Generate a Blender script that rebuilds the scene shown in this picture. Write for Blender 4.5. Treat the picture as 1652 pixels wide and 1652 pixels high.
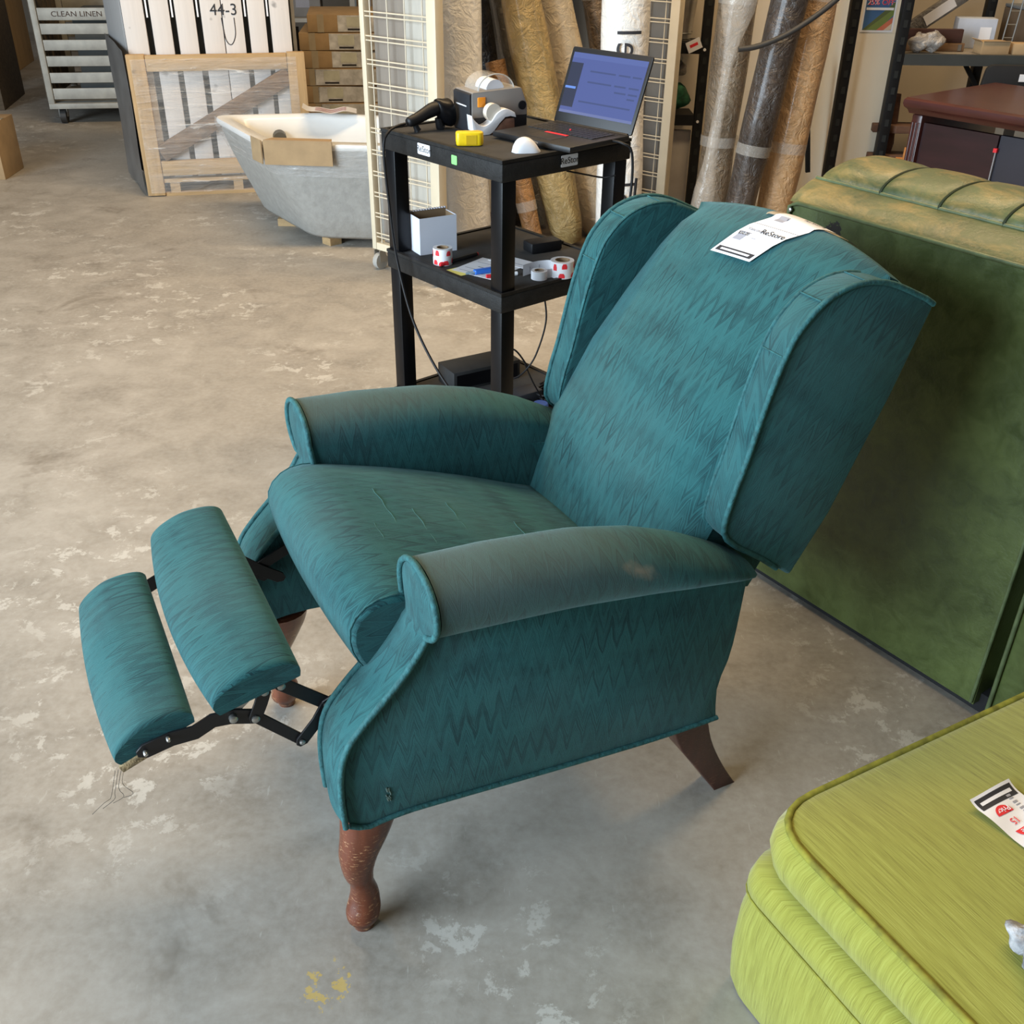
import bpy, bmesh, math, random
from mathutils import Vector, Matrix
from math import sin, cos, pi, radians as R
random.seed(7)
S = bpy.context.scene
for o in list(bpy.data.objects): bpy.data.objects.remove(o)
COL = S.collection

# ------------------------------------------------------------------ camera
cam_d = bpy.data.cameras.new('camera'); cam = bpy.data.objects.new('camera', cam_d); COL.objects.link(cam)
cam_d.sensor_fit = 'HORIZONTAL'; cam_d.sensor_width = 36.0
cam_d.lens = 36.0 * 1650.0 / 1652.0
cam_d.clip_start = 0.02; cam_d.clip_end = 100
_p, _r = R(31.0), R(0.8)
_fw = Vector((0, cos(_p), -sin(_p))); _r0 = Vector((1, 0, 0)); _u0 = _r0.cross(_fw)
_rt = _r0 * cos(_r) + _u0 * sin(_r); _up = _u0 * cos(_r) - _r0 * sin(_r)
cam.matrix_world = Matrix(((_rt.x, _up.x, -_fw.x, 0), (_rt.y, _up.y, -_fw.y, 0), (_rt.z, _up.z, -_fw.z, 1.4), (0, 0, 0, 1)))
S.camera = cam

# ------------------------------------------------------------------ world, lights, exposure
W = bpy.data.worlds.new('world'); S.world = W; W.use_nodes = True
bg = W.node_tree.nodes['Background']; bg.inputs[0].default_value = (0.95, 0.95, 1.0, 1); bg.inputs[1].default_value = 0.10

def area(name, loc, target, sx, sy, power, color):
    d = bpy.data.lights.new(name, 'AREA'); d.shape = 'RECTANGLE'; d.size = sx; d.size_y = sy
    d.energy = power; d.color = color
    o = bpy.data.objects.new(name, d); COL.objects.link(o); o.location = loc
    o.rotation_euler = (Vector(target) - Vector(loc)).to_track_quat('-Z', 'Y').to_euler()
    return o
area('dock_door_daylight', (-4.6, -1.3, 1.9), (0, 0.9, 0.3), 4.5, 3.2, 760, (0.72, 0.87, 1.0))
area('ceiling_lamp_row', (0.3, 3.7, 4.6), (0.3, 3.9, 0), 5.0, 0.5, 235, (1.0, 0.72, 0.40))
area('ceiling_lamp_row', (0.5, 1.2, 4.6), (0.5, 1.2, 0), 5.0, 0.5, 22, (1.0, 0.86, 0.66))
area('ceiling_lamp_row', (-1.5, 7.2, 4.6), (-1.5, 7.2, 0), 4.0, 0.5, 7, (1.0, 0.80, 0.55))
S.view_settings.view_transform = 'Standard'; S.view_settings.look = 'None'
S.view_settings.exposure = 0.12; S.view_settings.gamma = 1.0; S.view_settings.use_curve_mapping = False

# ------------------------------------------------------------------ material helpers
class NT:
    def __init__(s, name):
        s.m = bpy.data.materials.new(name); s.m.use_nodes = True
        s.t = s.m.node_tree; s.b = s.t.nodes['Principled BSDF']
    def n(s, typ, **kw):
        x = s.t.nodes.new(typ)
        for k, v in kw.items(): setattr(x, k, v)
        return x
    def lk(s, a, b): s.t.links.new(a, b)
    def put(s, sock, v):
        if hasattr(v, 'links'): s.lk(v, sock)
        else:
            try: sock.default_value = v
            except Exception: sock.default_value = (v[0], v[1], v[2], 1) if len(v) == 3 else v
    def M(s, op, a, b=0.0, c=0.0):
        x = s.n('ShaderNodeMath', operation=op); s.put(x.inputs[0], a); s.put(x.inputs[1], b); s.put(x.inputs[2], c)
        return x.outputs[0]
    def noise(s, vec, scale, detail=3.0, rough=0.55, dist=0.0):
        x = s.n('ShaderNodeTexNoise'); 
        if vec is not None: s.lk(vec, x.inputs['Vector'])
        x.inputs['Scale'].default_value = scale; x.inputs['Detail'].default_value = detail
        x.inputs['Roughness'].default_value = rough; x.inputs['Distortion'].default_value = dist
        return x.outputs['Fac']
    def ramp(s, v, stops, interp='LINEAR'):
        x = s.n('ShaderNodeValToRGB'); s.put(x.inputs[0], v); r = x.color_ramp; r.interpolation = interp
        while len(r.elements) < len(stops): r.elements.new(0.5)
        for e, (p, c) in zip(r.elements, stops):
            e.position = p; e.color = (c, c, c, 1) if isinstance(c, (int, float)) else (c[0], c[1], c[2], 1)
        return x.outputs[0]
    def mix(s, f, a, b, mode='MIX'):
        x = s.n('ShaderNodeMix', data_type='RGBA', blend_type=mode); s.put(x.inputs[0], f); s.put(x.inputs[6], a); s.put(x.inputs[7], b)
        return x.outputs[2]
    def xyz(s, x, y, z=0.0):
        c = s.n('ShaderNodeCombineXYZ'); s.put(c.inputs[0], x); s.put(c.inputs[1], y); s.put(c.inputs[2], z); return c.outputs[0]
    def sep(s, v):
        c = s.n('ShaderNodeSeparateXYZ'); s.lk(v, c.inputs[0]); return c.outputs
    def coord(s, which='Object'): return s.n('ShaderNodeTexCoord').outputs[which]
    def mapv(s, v, scale):
        c = s.n('ShaderNodeMapping'); s.lk(v, c.inputs[0]); c.inputs['Scale'].default_value = scale; return c.outputs[0]
    def bump(s, h, strength=0.3, dist=0.01):
        x = s.n('ShaderNodeBump'); s.put(x.inputs['Height'], h); x.inputs['Strength'].default_value = strength; x.inputs['Distance'].default_value = dist
        s.lk(x.outputs[0], s.b.inputs['Normal'])
    def set(s, **kw):
        for k, v in kw.items(): s.put(s.b.inputs[k.replace('_', ' ')], v)
        return s

MATS = {}
def simple(name, col, rough=0.5, metal=0.0, var=0.12, scale=9.0, bump=0.0, bscale=60.0, aniso=(1, 1, 1), **kw):
    if name in MATS: return MATS[name]
    k = NT(name); v = k.mapv(k.coord(), aniso)
    f = k.noise(v, scale, 4.0)
    lo = tuple(c * (1 - var) for c in col); hi = tuple(min(1, c * (1 + var)) for c in col)
    k.set(Base_Color=k.ramp(f, [(0.3, lo), (0.7, hi)]), Roughness=rough, Metallic=metal, **kw)
    if bump: k.bump(k.noise(v, bscale, 3.0), bump, 0.005)
    MATS[name] = k.m; return k.m

def flame(name, light, dark, wear=0.0, sheen=0.25, fade=(0.14, 0.20, 0.19)):
    """woven flame-stitch upholstery; UV is in metres, v along the weave"""
    k = NT(name); o = k.sep(k.coord('UV')); u, v = o[0], o[1]
    uv = k.coord('UV')
    jit = k.M('MULTIPLY', k.M('SUBTRACT', k.noise(uv, 22.0, 2.0), 0.5), 0.010)
    zig = k.M('MULTIPLY', k.M('PINGPONG', k.M('DIVIDE', k.M('ADD', u, jit), 0.026), 0.5), 2.0)
    low = k.noise(uv, 7.0, 2.0)
    t = k.M('ADD', k.M('ADD', k.M('DIVIDE', v, 0.085), k.M('MULTIPLY', zig, 0.62)), k.M('MULTIPLY', low, 0.45))
    band = k.M('FRACT', t)
    streak = k.noise(k.xyz(k.M('MULTIPLY', t, 21.0), k.M('MULTIPLY', v, 8.0), k.M('MULTIPLY', u, 9.0)), 1.0, 3.0, 0.7)
    patch = k.noise(k.mapv(uv, (9, 16, 1)), 1.0, 3.0, 0.6)
    tone = k.M('ADD', k.M('ADD', k.M('MULTIPLY', band, 0.14), k.M('MULTIPLY', streak, 1.05)), k.M('MULTIPLY', k.M('SUBTRACT', patch, 0.5), 0.45))
    c = k.ramp(tone, [(0.455, dark), (0.535, tuple((a + b) / 2 for a, b in zip(light, dark))), (0.70, light)])
    big = k.noise(uv, 3.2, 3.0)
    c = k.mix(k.ramp(big, [(0.42, 0.0), (0.75, 0.35)]), c, fade)
    if wear:
        # faded, rubbed cloth along the crest of the arm (u along the arm, v across it)
        g = k.ramp(k.M('ADD', u, k.M('MULTIPLY', k.noise(uv, 9.0, 3.0), 0.18)), [(0.02, 0.95), (0.33, 0.55), (0.45, 0.12), (0.62, 0.02)])
        h = k.ramp(v, [(0.25, 0.0), (0.31, 0.85), (0.42, 0.8), (0.48, 0.3)])
        c = k.mix(k.M('MULTIPLY', k.M('MULTIPLY', g, h), wear), c, (0.105, 0.130, 0.124))
        dd = k.n('ShaderNodeVectorMath', operation='DISTANCE'); k.lk(k.mapv(uv, (0.45, 1, 1)), dd.inputs[0]); dd.inputs[1].default_value = (0.135, 0.385, 0)
        c = k.mix(k.ramp(k.M('ADD', dd.outputs['Value'], k.M('MULTIPLY', k.noise(uv, 60.0), 0.02)), [(0.012, 0.5), (0.024, 0.0)]), c, (0.30, 0.25, 0.18))
    k.set(Base_Color=c, Roughness=0.85, Sheen_Weight=sheen, Sheen_Roughness=0.45)
    k.b.inputs['Sheen Tint'].default_value = (0.55, 0.85, 0.9, 1)
    k.b.inputs['Specular IOR Level'].default_value = 0.25
    k.bump(k.M('ADD', streak, k.M('MULTIPLY', k.noise(k.mapv(uv, (1, .35, 1)), 900.0, 2.0), 0.5)), 0.28, 0.003)
    return k.m

# ------------------------------------------------------------------ mesh helpers
def cr(pts, n, closed=False):
    """Catmull-Rom through pts, n samples"""
    P = [Vector(p) for p in pts]; m = len(P); out = []
    seg = m if closed else m - 1
    L = [0.0]
    for i in range(seg): L.append(L[-1] + max(1e-6, (P[(i + 1) % m] - P[i]).length))
    for q in range(n):
        d = L[-1] * q / (n if closed else n - 1)
        i = 0
        while i < seg - 1 and d > L[i + 1]: i += 1
        t = (d - L[i]) / (L[i + 1] - L[i])
        if closed: a, b, c, e = P[(i - 1) % m], P[i], P[(i + 1) % m], P[(i + 2) % m]
        else: a, b, c, e = P[max(i - 1, 0)], P[i], P[i + 1], P[min(i + 2, m - 1)]
        out.append(0.5 * ((2 * b) + (c - a) * t + (2 * a - 5 * b + 4 * c - e) * t * t + (3 * b - a - 3 * c + e) * t ** 3))
    return out

def lerp(tab, x):
    if x <= tab[0][0]: return tab[0][1]
    for (a, va), (b, vb) in zip(tab, tab[1:]):
        if x <= b: return va + (vb - va) * (x - a) / (b - a)
    return tab[-1][1]

class MB:
    def __init__(s): s.v = []; s.f = []; s.uv = []
    def add(s, pts, faces, uv=None):
        b = len(s.v); s.v += [Vector(p) for p in pts]
        s.uv += uv if uv else [(p[0] + 0.37 * p[1], p[2] + 0.37 * p[1]) for p in pts]
        s.f += [tuple(b + i for i in f) for f in faces]; return s
    def box(s, c, d, m=None):
        x, y, z = d[0] / 2, d[1] / 2, d[2] / 2
        P = [Vector((i * x, j * y, k * z)) for i in (-1, 1) for j in (-1, 1) for k in (-1, 1)]
        if m is not None: P = [m @ p for p in P]
        P = [p + Vector(c) for p in P]
        return s.add(P, [(0, 1, 3, 2), (4, 6, 7, 5), (0, 4, 5, 1), (2, 3, 7, 6), (0, 2, 6, 4), (1, 5, 7, 3)])
    def span(s, a, b): return s.box([(p + q) / 2 for p, q in zip(a, b)], [abs(q - p) for p, q in zip(a, b)])
    def bar(s, a, b, w, t, up=(0, 0, 1)):
        a, b = Vector(a), Vector(b); x = (b - a).normalized(); y = Vector(up).cross(x)
        if y.length < 1e-4: y = Vector((0, 1, 0)).cross(x)
        y.normalize(); z = x.cross(y); m = Matrix((x, y, z)).transposed()
        return s.box((a + b) / 2, ((b - a).length, w, t), m)
    def tube(s, pts, r, n=8, cap=True, closed=False, sq=1.0):
        P = [Vector(p) for p in pts]; m = len(P); rr = r if isinstance(r, (list, tuple)) else [r] * m
        V = []; U = []; prev = None; L = 0
        for i, p in enumerate(P):
            if closed: t = P[(i + 1) % m] - P[i - 1]
            else: t = P[min(i + 1, m - 1)] - P[max(i - 1, 0)]
            t = t.normalized() if t.length > 1e-9 else Vector((0, 0, 1))
            if prev is None:
                a = Vector((0, 0, 1)) if abs(t.z) < 0.9 else Vector((1, 0, 0)); nrm = t.cross(a).normalized()
            else:
                nrm = prev - t * prev.dot(t)
                nrm = nrm.normalized() if nrm.length > 1e-6 else t.orthogonal().normalized()
            prev = nrm; bn = t.cross(nrm)
            if i: L += (P[i] - P[i - 1]).length
            for k in range(n):
                a = 2 * pi * k / n
                V.append(p + nrm * (cos(a) * rr[i]) + bn * (sin(a) * rr[i] * sq)); U.append((L, k / n * 2 * pi * rr[i]))
        F = [(i * n + k, i * n + (k + 1) % n, ((i + 1) % m) * n + (k + 1) % n, ((i + 1) % m) * n + k)
             for i in range(m if closed else m - 1) for k in range(n)]
        if cap and not closed: F += [tuple(range(n))[::-1], tuple(range((m - 1) * n, m * n))]
        return s.add(V, F, U)
    def cyl(s, a, b, r, r2=None, n=16): return s.tube([a, b], [r, r if r2 is None else r2], n)
    def grid(s, G, cv=False, uv=None, capu=False):
        nu, nv = len(G), len(G[0]); V = [p for row in G for p in row]
        if uv is None:
            uv = []; Lu = 0
            for i in range(nu):
                if i: Lu += (Vector(G[i][nv // 2]) - Vector(G[i - 1][nv // 2])).length
                l = 0
                for j in range(nv):
                    if j: l += (Vector(G[i][j]) - Vector(G[i][j - 1])).length
                    uv.append((Lu, l))
        F = [(i * nv + j, i * nv + (j + 1) % nv, (i + 1) * nv + (j + 1) % nv, (i + 1) * nv + j)
             for i in range(nu - 1) for j in range(nv if cv else nv - 1)]
        s.add(V, F, uv)
        if capu:
            for row in (list(G[0])[::-1], list(G[-1])):
                row = [Vector(p) for p in row]
                a = max(row, key=lambda p: p.x).x - min(row, key=lambda p: p.x).x
                s.add(row, [tuple(range(nv))], [(p.z + 0.4, p.x + p.y) for p in row])
        return s
    def prism(s, poly, a, b, fn):
        """poly in 2-D, fn(p, t) -> 3-D point, extruded from t=a to t=b"""
        n = len(poly); V = [fn(p, a) for p in poly] + [fn(p, b) for p in poly]
        U = [(p[0], p[1]) for p in poly] * 2
        F = [tuple(range(n))[::-1], tuple(range(n, 2 * n))] + [(i, (i + 1) % n, n + (i + 1) % n, n + i) for i in range(n)]
        return s.add(V, F, U)
    def lathe(s, prof, c=(0, 0, 0), n=20):
        G = [[(c[0] + r * cos(2 * pi * k / n), c[1] + r * sin(2 * pi * k / n), c[2] + z) for k in range(n)] for r, z in prof]
        return s.grid(G, cv=True)
    def mirror_y(s): s.v = [Vector((p.x, -p.y, p.z)) for p in s.v]; s.f = [f[::-1] for f in s.f]; return s
    def copy(s): m = MB(); m.v = [p.copy() for p in s.v]; m.f = list(s.f); m.uv = list(s.uv); return m
    def xf(s, M): s.v = [M @ p for p in s.v]; return s
    def mesh(s, name, mat, bevel=0.0, smooth=True, angle=40, seg=2, weld=False):
        me = bpy.data.meshes.new(name); me.from_pydata([tuple(p) for p in s.v], [], s.f)
        uvl = me.uv_layers.new(name='UVMap')
        for l in me.loops: uvl.data[l.index].uv = s.uv[l.vertex_index]
        bm = bmesh.new(); bm.from_mesh(me)
        if weld: bmesh.ops.remove_doubles(bm, verts=bm.verts, dist=1e-5)
        bmesh.ops.recalc_face_normals(bm, faces=bm.faces)
        if bevel: 
            ed = [e for e in bm.edges if len(e.link_faces) == 2 and e.calc_face_angle(0) > R(35)]
            bmesh.ops.bevel(bm, geom=ed, offset=bevel, segments=seg, affect='EDGES', profile=0.5, clamp_overlap=True)
        bm.to_mesh(me); bm.free()
        if smooth:
            me.shade_smooth(); me.set_sharp_from_angle(angle=R(angle))
        me.materials.append(mat); return me
    def build(s, name, mat, parent=None, **kw):
        return link(name, s.mesh(name, mat, **kw), parent)

def link(name, me, parent=None):
    o = bpy.data.objects.new(name, me); COL.objects.link(o)
    if parent is not None: o.parent = parent
    return o
def tag(o, label, cat, group=None):
    o['label'] = label; o['category'] = cat
    if group: o['group'] = group
    return o
def thing(name, label, cat, loc=(0, 0, 0), rz=0.0, group=None):
    o = bpy.data.objects.new(name, None); COL.objects.link(o); o.location = loc; o.rotation_euler = (0, 0, rz)
    o.empty_display_size = 0.05
    return tag(o, label, cat, group)
def struct(name, mb, mat, **kw):
    o = mb.build(name, mat, None, **kw); o['kind'] = 'structure'; return o
def text(name, body, size, mat, parent, M, ext=0.0004, align='CENTER', sx=1.0):
    c = bpy.data.curves.new(name, 'FONT'); c.body = body; c.size = size; c.extrude = ext; c.align_x = align; c.align_y = 'CENTER'
    o = bpy.data.objects.new('tmp', c); COL.objects.link(o)
    me = bpy.data.meshes.new_from_object(o.evaluated_get(bpy.context.evaluated_depsgraph_get()))
    bpy.data.objects.remove(o); bpy.data.curves.remove(c)
    me.transform(M @ Matrix.Diagonal((sx, 1, 1, 1))); me.materials.clear(); me.materials.append(mat); me.name = name
    return link(name, me, parent)
def frame(o, x, y):
    """matrix with origin o, local x and y axes (z = their cross product)"""
    x = Vector(x).normalized(); y = (Vector(y) - x * Vector(y).dot(x)).normalized(); z = x.cross(y)
    return Matrix(((x.x, y.x, z.x, o[0]), (x.y, y.y, z.y, o[1]), (x.z, y.z, z.z, o[2]), (0, 0, 0, 1)))
def rpoly(pts, r, n=4):
    """polygon with rounded corners"""
    out = []; m = len(pts)
    for i in range(m):
        a, b, c = Vector(pts[i - 1]), Vector(pts[i]), Vector(pts[(i + 1) % m])
        rr = r[i] if isinstance(r, (list, tuple)) else r
        rr = min(rr, (a - b).length * 0.48, (c - b).length * 0.48)
        p, q = b + (a - b).normalized() * rr, b + (c - b).normalized() * rr
        for k in range(n + 1):
            t = k / n; out.append(p * (1 - t) ** 2 + b * 2 * t * (1 - t) + q * t * t)
    return out

# ------------------------------------------------------------------ the setting
def concrete():
    k = NT('worn_concrete'); o = k.coord()
    a = k.noise(o, 1.1, 6.0, 0.6); b = k.noise(o, 7.0, 6.0, 0.65, 0.6); c = k.noise(o, 60.0, 4.0, 0.6)
    base = k.ramp(k.M('ADD', k.M('MULTIPLY', a, 0.55), k.M('MULTIPLY', b, 0.45)),
                  [(0.33, (0.200, 0.178, 0.148)), (0.5, (0.315, 0.285, 0.243)), (0.67, (0.425, 0.392, 0.345))])
    base = k.mix(k.ramp(c, [(0.35, 0.0), (0.75, 0.35)]), base, (0.47, 0.45, 0.41))
    # flaked pale sealer, in clusters
    cl = k.ramp(k.noise(o, 1.7, 3.0, 0.5), [(0.47, 0.0), (0.60, 1.0)])
    fl = k.ramp(k.noise(o, 13.0, 8.0, 0.74, 0.25), [(0.55, 0.0), (0.585, 1.0)])
    base = k.mix(k.M('MULTIPLY', k.M('MULTIPLY', cl, fl), 0.62), base, (0.60, 0.58, 0.53))
    # dark oil stains
    st = k.ramp(k.noise(o, 3.3, 5.0, 0.65, 0.5), [(0.60, 0.0), (0.72, 0.6)])
    base = k.mix(st, base, (0.15, 0.125, 0.095))
    # fine hairline scratches
    sc = k.ramp(k.noise(k.mapv(o, (90, 14, 1)), 1.0, 3.0, 0.6), [(0.68, 0.0), (0.73, 0.30)])
    base = k.mix(sc, base, (0.55, 0.54, 0.50))
    yd = k.n('ShaderNodeVectorMath', operation='DISTANCE'); k.lk(o, yd.inputs[0]); yd.inputs[1].default_value = (-0.265, 0.95, 0)
    ym_ = k.M('MULTIPLY', k.ramp(yd.outputs['Value'], [(0.02, 1.0), (0.16, 0.0)]), k.noise(o, 32.0, 4.0, 0.7))
    base = k.mix(k.ramp(ym_, [(0.50, 0.0), (0.53, 0.6)]), base, (0.62, 0.42, 0.06))
    k.set(Base_Color=base, Roughness=k.ramp(b, [(0.3, 0.42), (0.7, 0.62)]))
    k.b.inputs['Specular IOR Level'].default_value = 0.4
    k.bump(k.M('ADD', b, k.M('MULTIPLY', c, 0.4)), 0.12, 0.004)
    return k.m
fl = MB().add([(-9, -4, 0), (6, -4, 0), (6, 14, 0), (-9, 14, 0)], [(0, 1, 2, 3)], [(0, 0), (1, 0), (1, 1), (0, 1)])
struct('floor', fl, concrete(), smooth=False)
M_wall = simple('cream_wall_paint', (0.62, 0.54, 0.42), 0.75, var=0.05, scale=2.0)
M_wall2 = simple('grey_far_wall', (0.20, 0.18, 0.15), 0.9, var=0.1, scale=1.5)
struct('wall_back', MB().span((0.55, 5.62, 0), (6, 5.72, 4.0)), M_wall)
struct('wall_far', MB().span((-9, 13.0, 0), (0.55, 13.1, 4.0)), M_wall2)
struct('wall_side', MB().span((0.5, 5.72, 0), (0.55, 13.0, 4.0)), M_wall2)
col_ = struct('trim_1', MB().span((1.47, 5.0, 0), (1.70, 5.617, 3.2)), simple('cream_column_paint', (0.86, 0.76, 0.59), 0.6, var=0.04, scale=3.0), bevel=0.004)

# ------------------------------------------------------------------ the recliner
TL, TD = (0.019, 0.106, 0.114), (0.0045, 0.036, 0.043)
M_fab = flame('teal_flamestitch', TL, TD, fade=(0.070, 0.125, 0.120))
M_arm = flame('teal_flamestitch_worn_arm', TL, TD, wear=0.85, fade=(0.070, 0.125, 0.120))
M_pipe = simple('teal_piping_cord', (0.020, 0.105, 0.112), 0.8, var=0.35, scale=90.0, bump=0.4, bscale=160.0)
M_under = simple('black_underlining', (0.012, 0.014, 0.014), 0.95)
M_steel = simple('black_enamelled_steel', (0.014, 0.014, 0.016), 0.38, 0.3, var=0.2)
M_rivet = simple('zinc_rivet', (0.42, 0.42, 0.40), 0.35, 0.9)
def leg_wood(name, c, scratch):
    k = NT(name); o = k.coord(); v = k.mapv(o, (60, 60, 8))
    g = k.noise(v, 1.0, 5.0)
    b = k.ramp(g, [(0.3, tuple(x * 0.55 for x in c)), (0.7, c)])
    s_ = k.ramp(k.noise(k.mapv(o, (90, 90, 300)), 1.0, 4.0, 0.7, 0.5), [(0.57, 0.0), (0.64, 1.0)])
    ar = k.ramp(k.noise(o, 16.0, 2.0), [(0.42, 0.0), (0.58, 1.0)])
    b = k.mix(k.M('MULTIPLY', k.M('MULTIPLY', s_, ar), scratch), b, (0.50, 0.27, 0.13))
    k.set(Base_Color=b, Roughness=0.3); k.bump(s_, 0.25, 0.002); return k.m
M_legf = leg_wood('scratched_cherry_leg', (0.150, 0.042, 0.019), 0.9)
M_legr = leg_wood('dark_cherry_leg', (0.070, 0.022, 0.014), 0.15)

chair = thing('recliner_armchair', 'teal flamestitch wingback recliner with its footrest extended and back tilted', 'recliner', (-0.2376, 1.3217, 0), R(207))

# -- sides and arms
side_front = [(0.130, 0.276), (0.132, 0.330), (0.129, 0.381), (0.117, 0.421), (0.087, 0.458), (0.045, 0.500), (0.014, 0.539), (-0.004, 0.568)]
sf = [(p.x, p.y) for p in cr([(a, b, 0) for a, b in side_front], 26)]
side_top = [(-0.193, 0.566), (-0.473, 0.524), (-0.522, 0.516)]
side_rear = [(p.x, p.y) for p in cr([(-0.532, 0.50, 0), (-0.523, 0.363, 0), (-0.505, 0.292, 0), (-0.511, 0.225, 0)], 10)]
side_bot = [(p.x, p.y) for p in cr([(-0.485, 0.225, 0), (-0.378, 0.229, 0), (-0.205, 0.243, 0), (-0.047, 0.258, 0), (0.05, 0.266, 0), (0.105, 0.262, 0)], 18)]
outline = sf + side_top + side_rear + side_bot
T_of = [(-0.545, 0.510), (-0.53, 0.532), (-0.50, 0.552), (-0.42, 0.594), (-0.335, 0.628), (-0.24, 0.651), (-0.10, 0.666), (0.0, 0.670)]
K_of = [(-0.545, 0.504), (-0.40, 0.530), (-0.20, 0.558), (0.0, 0.572)]
W_of = [(-0.545, 0.35), (-0.53, 0.60), (-0.50, 0.78), (-0.40, 0.98), (-0.2, 1.03), (0.0, 1.0)]
YC, HW = 0.274, 0.064
def roll_pt(x, a):
    T, K, w = lerp(T_of, x), lerp(K_of, x), lerp(W_of, x)
    zc = K + (T - K) * 0.48
    return Vector((x, YC - 0.004 + HW * w * cos(a), zc + (T - zc) * sin(a)))
def arm_roll():
    G = []; UV = []
    xs = [0.0 - 0.545 * (i / 30.0) ** 0.95 for i in range(31)]
    for x in xs:
        row = []
        K = lerp(K_of, x)
        p0 = roll_pt(x, pi)
        for z in (0.36, 0.42, 0.48, 0.53): row.append(Vector((x, 0.200 + (p0.y - 0.200) * max(0, (z - 0.36) / 0.3), min(z, p0.z - 0.005))))
        for i in range(21):
            a = pi - (pi + R(75)) * i / 20
            row.append(roll_pt(x, a))
        row.append(Vector((x, 0.285, K - 0.006)))
        row.append(Vector((x, 0.275, K - 0.03)))
        l = 0; 
        for j, p in enumerate(row):
            if j: l += (p - row[j - 1]).length
            UV.append((-x, l))
        G.append(row)
    m = MB().grid(G, uv=UV)
    return m
def arm_front_edges():
    inn = [Vector((x, 0.200, z)) for x, z in sf] + [roll_pt(0, pi - R(a)) for a in (0, 20, 40, 60, 78)]
    out = [Vector((x, 0.290, z)) for x, z in sf] + [roll_pt(0, R(a)) for a in (-70, -45, -20, 0, 20, 40, 60, 85)]
    return cr(inn, 44), cr(out, 44)
def arm_front():
    a, b = arm_front_edges(); G = []
    for i in range(44):
        row = []
        for j in range(7):
            t = j / 6; p = a[i].lerp(b[i], t); p.x += 0.004 + 0.007 * (1 - (2 * t - 1) ** 2); row.append(p)
        G.append(row)
    return MB().grid(G, uv=[(G[i][j].y * 1.0 + 3.1, i * 0.0125) for i in range(44) for j in range(7)])
def cabriole():
    prof = [  # centre x, y, z, radius x, radius y
        (0.082, 0.240, 0.284, 0.050, 0.044), (0.086, 0.242, 0.250, 0.050, 0.044), (0.098, 0.246, 0.205, 0.042, 0.038), (0.110, 0.247, 0.165, 0.031, 0.029),
        (0.112, 0.244, 0.125, 0.0215, 0.021), (0.107, 0.240, 0.095, 0.0185, 0.018), (0.104, 0.238, 0.068, 0.0195, 0.019), (0.107, 0.241, 0.048, 0.025, 0.024),
        (0.110, 0.243, 0.033, 0.0275, 0.0265), (0.111, 0.244, 0.022, 0.0255, 0.0245), (0.1105, 0.243, 0.0185, 0.019, 0.0185), (0.1105, 0.243, 0.0, 0.0165, 0.016)]
    def upsample(i): return cr([(p[i], p[2], 0) for p in prof], 36)
    C = cr([(p[0], p[1], p[2]) for p in prof[:10]], 34); RX = cr([(p[3], p[4], 0) for p in prof[:10]], 34)
    C += [Vector(p[:3]) for p in prof[10:]]; RX += [Vector((p[3], p[4], 0)) for p in prof[10:]]
    G = [[(c.x + r.x * cos(2 * pi * k / 20), c.y + r.y * sin(2 * pi * k / 20), c.z) for k in range(20)] for c, r in zip(C, RX)]
    return MB().grid(G, cv=True, capu=True)
def rear_leg():
    st = [(-0.468, 0.232, 0.236, 0.036), (-0.496, 0.234, 0.150, 0.032), (-0.532, 0.235, 0.085, 0.026), (-0.562, 0.236, 0.035, 0.0235), (-0.584, 0.236, 0.0, 0.023)]
    G = []
    for p in cr([(a, c, d) for a, b, c, d in st], 12):
        h = p.z; y = 0.235
        G.append([(p.x - h, y - h * 0.9, p.y), (p.x + h, y - h * 0.9, p.y), (p.x + h, y + h * 0.9, p.y), (p.x - h, y + h * 0.9, p.y)])
    return MB().grid(G, cv=True, capu=True)
arm_me = {}
for sgn in (1, -1):
    def fin(m): return m if sgn > 0 else m.mirror_y()
    lift = 0.0 if sgn > 0 else 0.030
    ol_ = [(x, z + lift * (1 if i >= len(outline) - 17 or i < 2 else 0)) for i, (x, z) in enumerate(outline)]
    sp = fin(MB().prism([Vector(p) for p in ol_], 0.205, 0.287, lambda p, t: Vector((p[0], t, p[1])))).build('side_panel', M_fab, chair, bevel=0.003)
    ar = fin(arm_roll()).build('armrest', M_arm, chair, angle=60)
    af = fin(arm_front()).build('arm_front_panel', M_fab, chair)
    a, b = arm_front_edges()
    off = Vector((0.006, 0, 0))
    pth = [p + off for p in a] + [p + off for p in b[::-1]]
    fin(MB().tube(pth, 0.0048, 8)).build('piping', M_pipe, af, angle=60)
    bot = [Vector((x, 0.289, z)) for x, z in [(0.130, 0.276 + lift)] + [(x, z + lift * min(1, max(0, (x + 0.47) / 0.1))) for x, z in side_bot[::-1]] + [(-0.511, 0.225)]]
    fin(MB().tube(cr(bot, 40), 0.0042, 8)).build('piping', M_pipe, sp, angle=60)
    lg_ = cabriole()
    if sgn < 0: lg_.v = [p + Vector((-0.035 * (1 - p.z / 0.3), 0.075 * (1 - p.z / 0.3), 0.0)) for p in lg_.v]
    fin(lg_).build('front_leg', M_legf, chair, angle=70)
    fin(rear_leg()).build('rear_leg', M_legr, chair, bevel=0.003, angle=50)

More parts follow.
